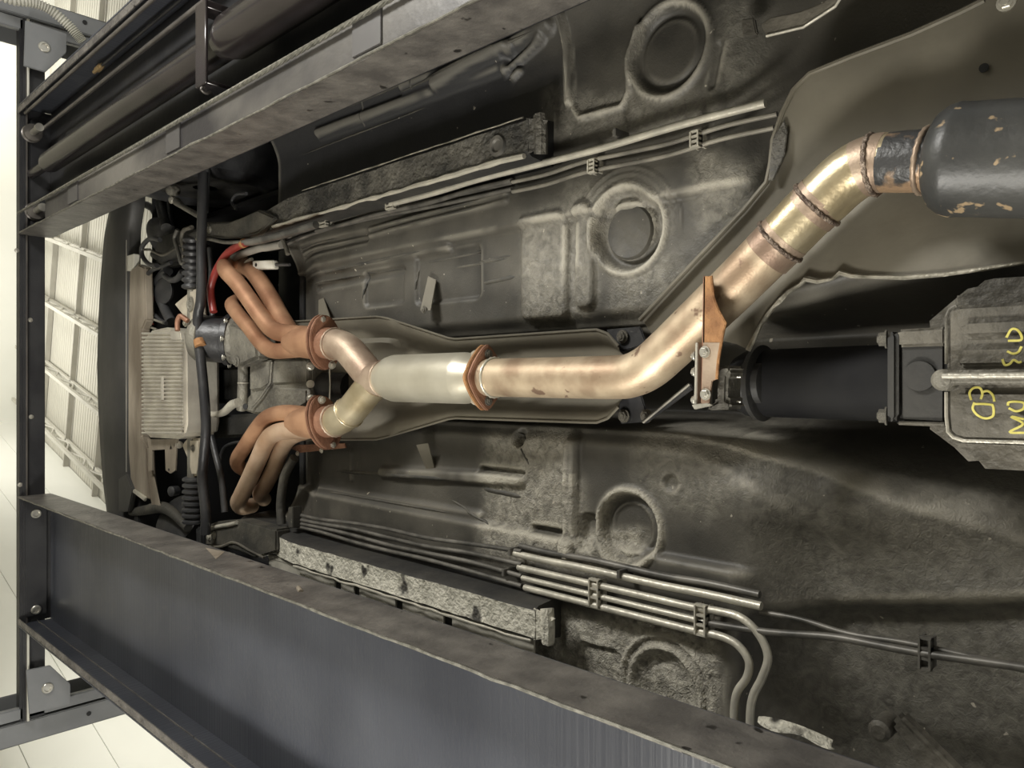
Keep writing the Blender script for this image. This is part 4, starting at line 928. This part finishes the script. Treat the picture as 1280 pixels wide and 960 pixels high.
pprism('block_side', ((262, 520), (330, 516), (330, 545), (262, 548)), 1.30, 0.2, M['under_dark'], eng, 0.01)
pprism('block_side', ((250, 460), (306, 458), (306, 500), (252, 505)), 1.30, 0.2, M['under_dark'], eng, 0.01)
tube('gearbox_tailpiece', [at(392, 482, 1.29), at(415, 484, 1.29), at(440, 484, 1.30)], 0.045, M['blackmetal'], eng, 20, curve=False)
tube('linkage_rod', [at(412, 458, 1.25), at(413, 480, 1.25), at(412, 504, 1.25)], 0.003, M['zinc'], eng, 8, curve=False)

# ------------------------------------------------------------------ exhaust system
HE = 1.15
ex = empty('exhaust_system', at(700, 472, HE), 'rusty tan twin-header exhaust with bright catalytic converter and black silencer', 'exhaust system')
def hpipe(name, pts, r, m_, par, n=8, label=None):
    return tube(name, [at(x, y, h) for x, y, h in pts], r, m_, par, 20, True, n, label)
# left header (upper in the photo)
hl = hpipe('header_collector', [(366, 428, HE + .01), (378, 428, HE), (390, 428, HE), (403, 428, HE)], [0.036, 0.044, 0.047, 0.047], M['header'], ex, 6, 'rust-brown left header')
hpipe('header_tube', [(395, 420, HE), (360, 417, HE), (343, 413, HE), (330, 400, HE), (312, 375, HE), (296, 353, HE), (283, 339, HE + .005), (282, 331, HE + .035), (290, 327, HE + .08), (304, 329, HE + .15)], 0.0265, M['header'], hl)
hpipe('header_tube', [(395, 428, HE + .02), (368, 420, HE + .025), (353, 400, HE + .04), (340, 376, HE + .055), (326, 353, HE + .07), (314, 338, HE + .09), (304, 333, HE + .13), (300, 340, HE + .2)], 0.028, M['header'], hl)
hpipe('header_tube', [(395, 434, HE), (360, 438, HE), (340, 438, HE), (326, 428, HE + .005), (312, 410, HE + .01), (297, 392, HE + .02), (290, 381, HE + .05), (296, 376, HE + .11)], 0.0235, M['header'], hl)
# right header (lower)
hr = hpipe('header_collector', [(370, 528, HE + .01), (380, 528, HE), (391, 528, HE), (403, 528, HE)], [0.036, 0.043, 0.046, 0.046], M['header'], ex, 6, 'rust-brown right header fading to pale tan')
hpipe('header_tube', [(395, 520, HE), (360, 516, HE), (340, 519, HE + .005), (328, 527, HE + .01), (316, 543, HE + .015), (305, 560, HE + .025), (297, 573, HE + .045), (298, 582, HE + .08), (306, 588, HE + .14)], 0.0235, M['header'], hr)
hpipe('header_tube', [(395, 536, HE), (360, 538, HE), (343, 542, HE), (333, 552, HE), (323, 574, HE + .01), (312, 598, HE + .02), (302, 619, HE + .03), (298, 628, HE + .05), (303, 634, HE + .09), (315, 632, HE + .15)], 0.0265, M['header_pale'], hr)
hpipe('header_tube', [(392, 536, HE + .02), (366, 545, HE + .03), (354, 558, HE + .045), (342, 586, HE + .06), (332, 606, HE + .075), (325, 617, HE + .1), (330, 624, HE + .16)], 0.0245, M['header_pale'], hr)

def flange(name, c, axis, rw, rn, th, m_, par, wide=V((1, 0, 0)), n=40, lab=None, kite=False):
    ax = V(axis).normalized(); wd_ = (wide - ax * wide.dot(ax)).normalized(); nr = ax.cross(wd_)
    pts = []
    for k in range(n):
        t = 2 * math.pi * k / n; cs, sn = math.cos(t), math.sin(t)
        p = 2.0 if not kite else 1.3
        d = (abs(cs / rw) ** p + abs(sn / rn) ** p) ** (-1 / p)
        pts.append(V(c) + wd_ * cs * d + nr * sn * d - ax * th / 2)
    return prism(name, pts, ax * th, m_, par, 0.0018, lab)
for (py, par, tilt) in ((428, hl, 0.12), (528, hr, -0.12)):
    c = at(405, py, HE); ax = V((tilt, -1, 0.1))
    f1 = flange('flange', c + V((0, 0.007, 0)), ax, 0.077, 0.053, 0.009, M['rust_copper'], par, V((1, 0, 0.25)))
    f2 = flange('flange', c - V((0, 0.007, 0)), ax, 0.075, 0.051, 0.009, M['rust_copper'], par, V((1, 0, 0.25)))
    for s in (-1, 1): bolt(c + V((s * 0.062, -0.014, s * 0.016)), ax, 0.0085, M['zinc'], f2, ln=0.8)
# Y junction
yl = hpipe('branch_stub', [(402, 428, HE), (410, 429, HE), (419, 430, HE)], [0.046, 0.043, 0.041], M['rust_copper'], ex, 4)
yr = hpipe('branch_stub', [(402, 528, HE), (410, 527, HE), (419, 526, HE)], [0.046, 0.043, 0.041], M['rust_copper'], ex, 4)
b1 = hpipe('branch_pipe', [(412, 429, HE), (424, 431, HE), (434, 436, HE), (442, 444, HE), (451, 455, HE), (460, 466, HE), (468, 474, HE)], 0.0405, M['pipe_brown'], ex, 7, 'heat-tinted left branch of the Y junction')
b2 = hpipe('branch_pipe', [(412, 527, HE), (423, 525, HE), (432, 520, HE), (441, 511, HE), (450, 500, HE), (458, 490, HE), (468, 479, HE)], 0.0405, M['pipe_gold'], ex, 7, 'golden right branch of the Y junction')
def bead(px, py, px2, py2, r, par, m_='weld', h=HE):
    a = at(px, py, h); b = at(px2, py2, h); ax = (b - a).normalized(); bm = bmesh.new()
    ref = V((0, 0, 1)); u = (ref - ax * ref.dot(ax)).normalized(); w_ = ax.cross(u); n = 44; ring = []
    for k in range(n):
        t = 2 * math.pi * k / n; ring.append(a + (u * math.cos(t) + w_ * math.sin(t)) * (r + 0.0006 * (k % 2)))
    ring.append(ring[0]); add_tube(bm, ring, [0.0042 if k % 2 else 0.0034 for k in range(n + 1)], 6, caps=False)
    bmesh.ops.remove_doubles(bm, verts=bm.verts[:], dist=1e-6)
    return fin('weld_bead', bm, M[m_], par, 60)
bead(418, 430, 425, 431, 0.041, b1, 'pipe_brown'); bead(418, 526, 425, 524, 0.041, b2, 'pipe_brown')
bead(436, 516, 442, 510, 0.0405, b2, 'pipe_gold')
yc = hpipe('y_collar', [(462, 475, HE), (470, 474, HE), (478, 473, HE), (486, 473, HE), (492, 473, HE)], [0.04, 0.044, 0.043, 0.042, 0.044], M['pipe_brown'], ex, 5)
bead(480, 473, 486, 473, 0.043, yc, 'pipe_brown')
# catalytic converter
a = at(480, 473, HE); b = at(604, 472.5, HE); L = (b - a).length
cat = lathe('catalytic_converter', a, b - a, [(0, 0.043), (0.006, 0.044), (0.03, 0.054), (0.045, 0.057), (0.05, 0.0575), (L - 0.06, 0.0575), (L - 0.052, 0.057), (L - 0.03, 0.05), (L, 0.041)], M['cat'], ex, 48, 'bright stainless catalytic converter', 60)
cf = at(606, 472, HE)
f1 = flange('flange', cf + V((0, 0.008, 0)), (0, -1, 0), 0.072, 0.055, 0.010, M['rust'], cat, kite=True)
f2 = flange('flange', cf - V((0, 0.006, 0)), (0, -1, 0), 0.072, 0.055, 0.009, M['rust_copper'], cat, kite=True)
for s in (-1, 1): bolt(cf + V((s * 0.05, 0.016, -0.004)), (0, 1, 0), 0.0095, M['beige'], f1, ln=1.4); bolt(cf + V((s * 0.05, -0.012, 0)), (0, -1, 0), 0.008, M['cast_dirty'], f2, ln=0.3)
# mid pipe with its bend
p1 = hpipe('mid_pipe', [(609, 472, HE), (660, 472, HE), (720, 472, HE), (768, 471.5, HE), (790, 469, HE), (812, 458, HE), (836, 437, HE), (862, 412, HE), (892, 383, HE), (915, 361, HE), (958, 318, HE), (972, 305, HE)], [0.0405] * 12, M['pipe'], ex, 8, 'tan speckled mid pipe with a long bend')
bead(618, 472, 624, 472, 0.0405, p1, 'cat')
p2 = hpipe('rear_pipe', [(968, 309, HE), (985, 292, HE), (1008, 268, HE), (1020, 257, HE)], 0.0415, M['pipe_gold'], ex, 6)
bead(975, 302, 983, 294, 0.0417, p2); bead(1021, 256, 1029, 248, 0.0417, p2)
hpipe('heat_band', [(958, 319, HE), (966, 311, HE), (977, 300, HE), (983, 294, HE)], 0.0419, M['pipe_brown'], p2, 3, 'brown heat-discoloured band')
hpipe('heat_band', [(1011, 266, HE), (1017, 260, HE), (1024, 253, HE), (1029, 248, HE)], 0.0419, M['pipe_brown'], p2, 3, 'brown heat-discoloured band')
p3 = hpipe('rear_bend', [(1018, 259, HE), (1034, 244, HE), (1052, 227, HE), (1072, 213, HE), (1094, 205, HE), (1112, 203, HE)], 0.0415, M['pipe_gold'], ex, 8, 'golden brushed bend before the silencer')
bead(1092, 206, 1102, 204, 0.042, p3)
hpipe('heat_band', [(1074, 212, HE), (1086, 207, HE), (1098, 204, HE), (1106, 203.5, HE)], 0.0419, M['pipe_brown'], p3, 4, 'brown heat-discoloured band')
p4 = hpipe('silencer_inlet', [(1098, 204, HE), (1120, 203, HE), (1140, 202, HE), (1165, 201, HE), (1185, 201, HE)], [0.0412, 0.042, 0.0425, 0.0425, 0.0425], M['muffler_rust'], ex, 5, 'black flaking inlet pipe with rust bands')
bead(1156, 201, 1164, 201, 0.043, p4, 'pipe_brown')
a = at(1166, 201, HE); b = at(1400, 196, HE); L = (b - a).length
mu = lathe('silencer', a, b - a, [(0.0, 0.046), (0.001, 0.054), (0.007, 0.064), (0.018, 0.0715), (0.027, 0.0745), (0.032, 0.0752), (0.036, 0.074), (L, 0.074)], M['muffler'], ex, 56, 'round black silencer with chipped paint', 40)
# hanger bracket
hb = pprism('hanger_bracket', ((879, 345), (889, 345), (892, 372), (898, 388), (907, 404), (903, 420), (898, 450), (896, 474), (890, 476), (886, 506), (876, 508), (878, 440)), 1.092, 0.004, M['rust'], ex, 0.001, 'rusty hanger bracket')
pprism('bracket_foot', ((878.5, 428), (901, 428), (898, 450), (896, 474), (890, 476), (886, 506), (876, 508)), 1.0905, 0.003, M['pipe_brown'], hb, 0.001, 'bare tan metal foot')
prism('bracket_web', [at(x, y, 1.092) for x, y in ((879, 345), (882, 345), (881, 440), (879, 508), (876, 508))], (0, 0.012, 0.03), M['rust_copper'], hb, 0.001)
tube('bracket_fold', [at(x, y, 1.091) for x, y in ((889, 345), (892, 372), (898, 388), (907, 404), (903, 420), (898, 450), (896, 474))], 0.0025, M['rust'], hb, 6, curve=False)
prism('clamp_plate', [at(x, y, 1.098) for x, y in ((869, 428), (872, 428), (871, 508), (867, 508))], (0, 0, 0.05), M['cast_pale'], hb, 0.001)
pprism('clamp_foot', ((864, 506), (884, 503), (890, 507), (868, 512)), 1.09, 0.006, M['cast_pale'], hb, 0.001)
for px, py in ((881, 440), (882, 493)): bolt(at(px, py, 1.090), (0, 0, -1), 0.007, M['zinc'], hb)
for py in (445, 465, 500): bolt(at(868, py, 1.11), (0, 1, -0.4), 0.006, M['zinc'], hb)
ri = pprism('rubber_mount', ((896, 462), (902, 457), (912, 457), (914, 464), (909, 470), (908, 500), (914, 503), (912, 512), (888, 513), (880, 510), (895, 502)), 1.12, 0.05, M['cast'], hb, 0.005, 'grey rubber-metal mount')
for py in (471, 502): tube('hanger_pin', [at(900, py, 1.14), at(926, py, 1.15)], 0.0022, M['zinc'], ri, 8, curve=False)

# ------------------------------------------------------------------ propeller shaft tube and transaxle
ta = empty('transaxle', at(1230, 472, 1.12), 'dirty cast alloy rear transaxle with yellow paint-pen writing', 'transaxle')
s0 = at(925, 479, 1.30)
sh = lathe('shaft_tube', s0, (0, -1, 0), [(0, 0.05), (0.02, 0.06), (0.30, 0.062), (0.305, 0.045), (0.36, 0.045)], M['shaft'], ta, 32, 'black shaft tube')
lathe('collar', at(948, 479, 1.29), (0, -1, 0), [(0, 0.066), (0.01, 0.068), (0.014, 0.06)], M['under_dark'], sh, 32)
lathe('shaft_bracket', at(935, 479, 1.27), (0, -1, 0), [(0, 0.04), (0.035, 0.04), (0.04, 0.03)], M['under_dark'], sh, 20)
pprism('front_flange', ((1108, 418), (1118, 412), (1122, 420), (1122, 522), (1117, 530), (1108, 524)), 1.17, 0.1, M['under_dark'], ta, 0.005)
for py in (424, 520): bolt(at(1108, py, 1.19), (0, 1, -0.2), 0.010, M['cast'], ta, ln=0.8)
pprism('nose_casting', ((1120, 412), (1186, 408), (1186, 534), (1121, 530)), 1.18, 0.12, M['under_dark'], ta, 0.008)
pprism('nose_edge', ((1121, 412), (1182, 408), (1182, 432), (1122, 434)), 1.172, 0.02, M['cast_dirty'], ta, 0.004)
pprism('nose_edge', ((1121, 527), (1182, 528), (1182, 534), (1121, 531)), 1.172, 0.02, M['cast_dirty'], ta, 0.002)
lathe('round_boss', at(1150, 470, 1.178), (0, 0, -1), [(0, 0.022), (0.004, 0.021)], M['under_dark'], ta, 24)
pprism('housing', ((1150, 408), (1185, 378), (1216, 352), (1240, 347), (1500, 330.1), (1500, 601.0), (1216, 586), (1190, 560), (1150, 530)), 1.19, 0.12, M['cast_dirty'], ta, 0.012)
pprism('housing_step', ((1190, 372), (1200, 366), (1500, 347.7), (1500, 374.2), (1188, 388)), 1.155, 0.05, M['cast_dirty'], ta, 0.008)
pprism('housing_step', ((1192, 550), (1500, 559.2), (1500, 574.6), (1200, 563), (1193, 558)), 1.155, 0.05, M['cast_dirty'], ta, 0.006)
cov = pprism('cover', ((1183, 396), (1187, 386), (1196, 382), (1500, 363.2), (1500, 559.2), (1205, 551), (1192, 547), (1185, 540), (1183, 520)), 1.125, 0.05, M['cast_dirty'], ta, 0.006, 'dusty rounded alloy cover')
for poly in (((1197, 440), (1203, 434), (1500, 424.8), (1500, 453.5), (1197, 458)), ((1196, 486), (1500, 486.5), (1500, 515.1), (1270, 520), (1230, 527), (1204, 522), (1197, 510)), ((1200, 402), (1210, 398), (1500, 383.0), (1500, 413.8), (1200, 424))):
    pprism('cover_panel', poly, 1.117, 0.02, M['cast_dirty'], cov, 0.007)
pprism('cover_rib', ((1173, 466), (1176, 463), (1500, 459.0), (1500, 481.0), (1190, 481), (1180, 486), (1174, 482)), 1.095, 0.05, M['cast'], cov, 0.006, 'paler raised rib')
tube('rib_crest', [at(1178, 470, 1.094), at(1500, 467.8, 1.094)], 0.004, M['cast_pale'], cov, 8, curve=False)
lathe('rib_boss', at(1177, 475, 1.094), (0, 0, 1), [(0, 0.010), (0.004, 0.014), (0.05, 0.015)], M['cast'], cov, 18)
tube('cover_rim', [at(x, y, 1.124) for x, y in ((1196, 382), (1187, 386), (1183, 396), (1183, 455))], 0.0022, M['cast'], cov, 6, curve=False)
tube('cover_rim', [at(x, y, 1.124) for x, y in ((1183, 490), (1183, 520), (1185, 540), (1192, 547), (1205, 551), (1500, 559.2))], 0.0024, M['cast_pale'], cov, 6, curve=False)  # paler strip paints the highlight along this edge
# handwriting in yellow paint pen (reads along the height of the frame)
HP = 1.1165
def glyph(name, strokes):
    bm = bmesh.new()
    for st in strokes:
        pts = [at(x, y, HP) for x, y in st]; add_tube(bm, crom(pts, 5), 0.0016, 6)
    for v in bm.verts: v.co.z = CZ + HP + (v.co.z - CZ - HP) * 0.35
    return fin(name, bm, M['yellow'], cov, 60, 'yellow handwriting')
glyph('yellow_letter', [[(1214, 500), (1212, 491), (1217, 485), (1225, 485), (1228, 492), (1226, 499)], [(1227, 490), (1235, 489), (1241, 494), (1243, 502)]])
glyph('yellow_letter', [[(1218, 503), (1216, 511), (1222, 519), (1232, 523), (1241, 520), (1242, 511), (1240, 505)], [(1217, 505), (1230, 505), (1240, 506)]])
glyph('yellow_letter', [[(1258, 422), (1264, 412), (1271, 412), (1276, 418), (1276, 425), (1260, 426)]])
glyph('yellow_letter', [[(1259, 439), (1266, 442), (1273, 440), (1277, 433)]])
glyph('yellow_letter', [[(1253, 449), (1256, 456), (1262, 455), (1267, 450), (1273, 453), (1277, 452)]])
glyph('yellow_letter', [[(1260, 507), (1261, 503), (1270, 502), (1280, 504), (1279, 511), (1270, 514), (1261, 510)]])
glyph('yellow_letter', [[(1280, 524), (1264, 521), (1279, 530), (1262, 540), (1281, 541)]])
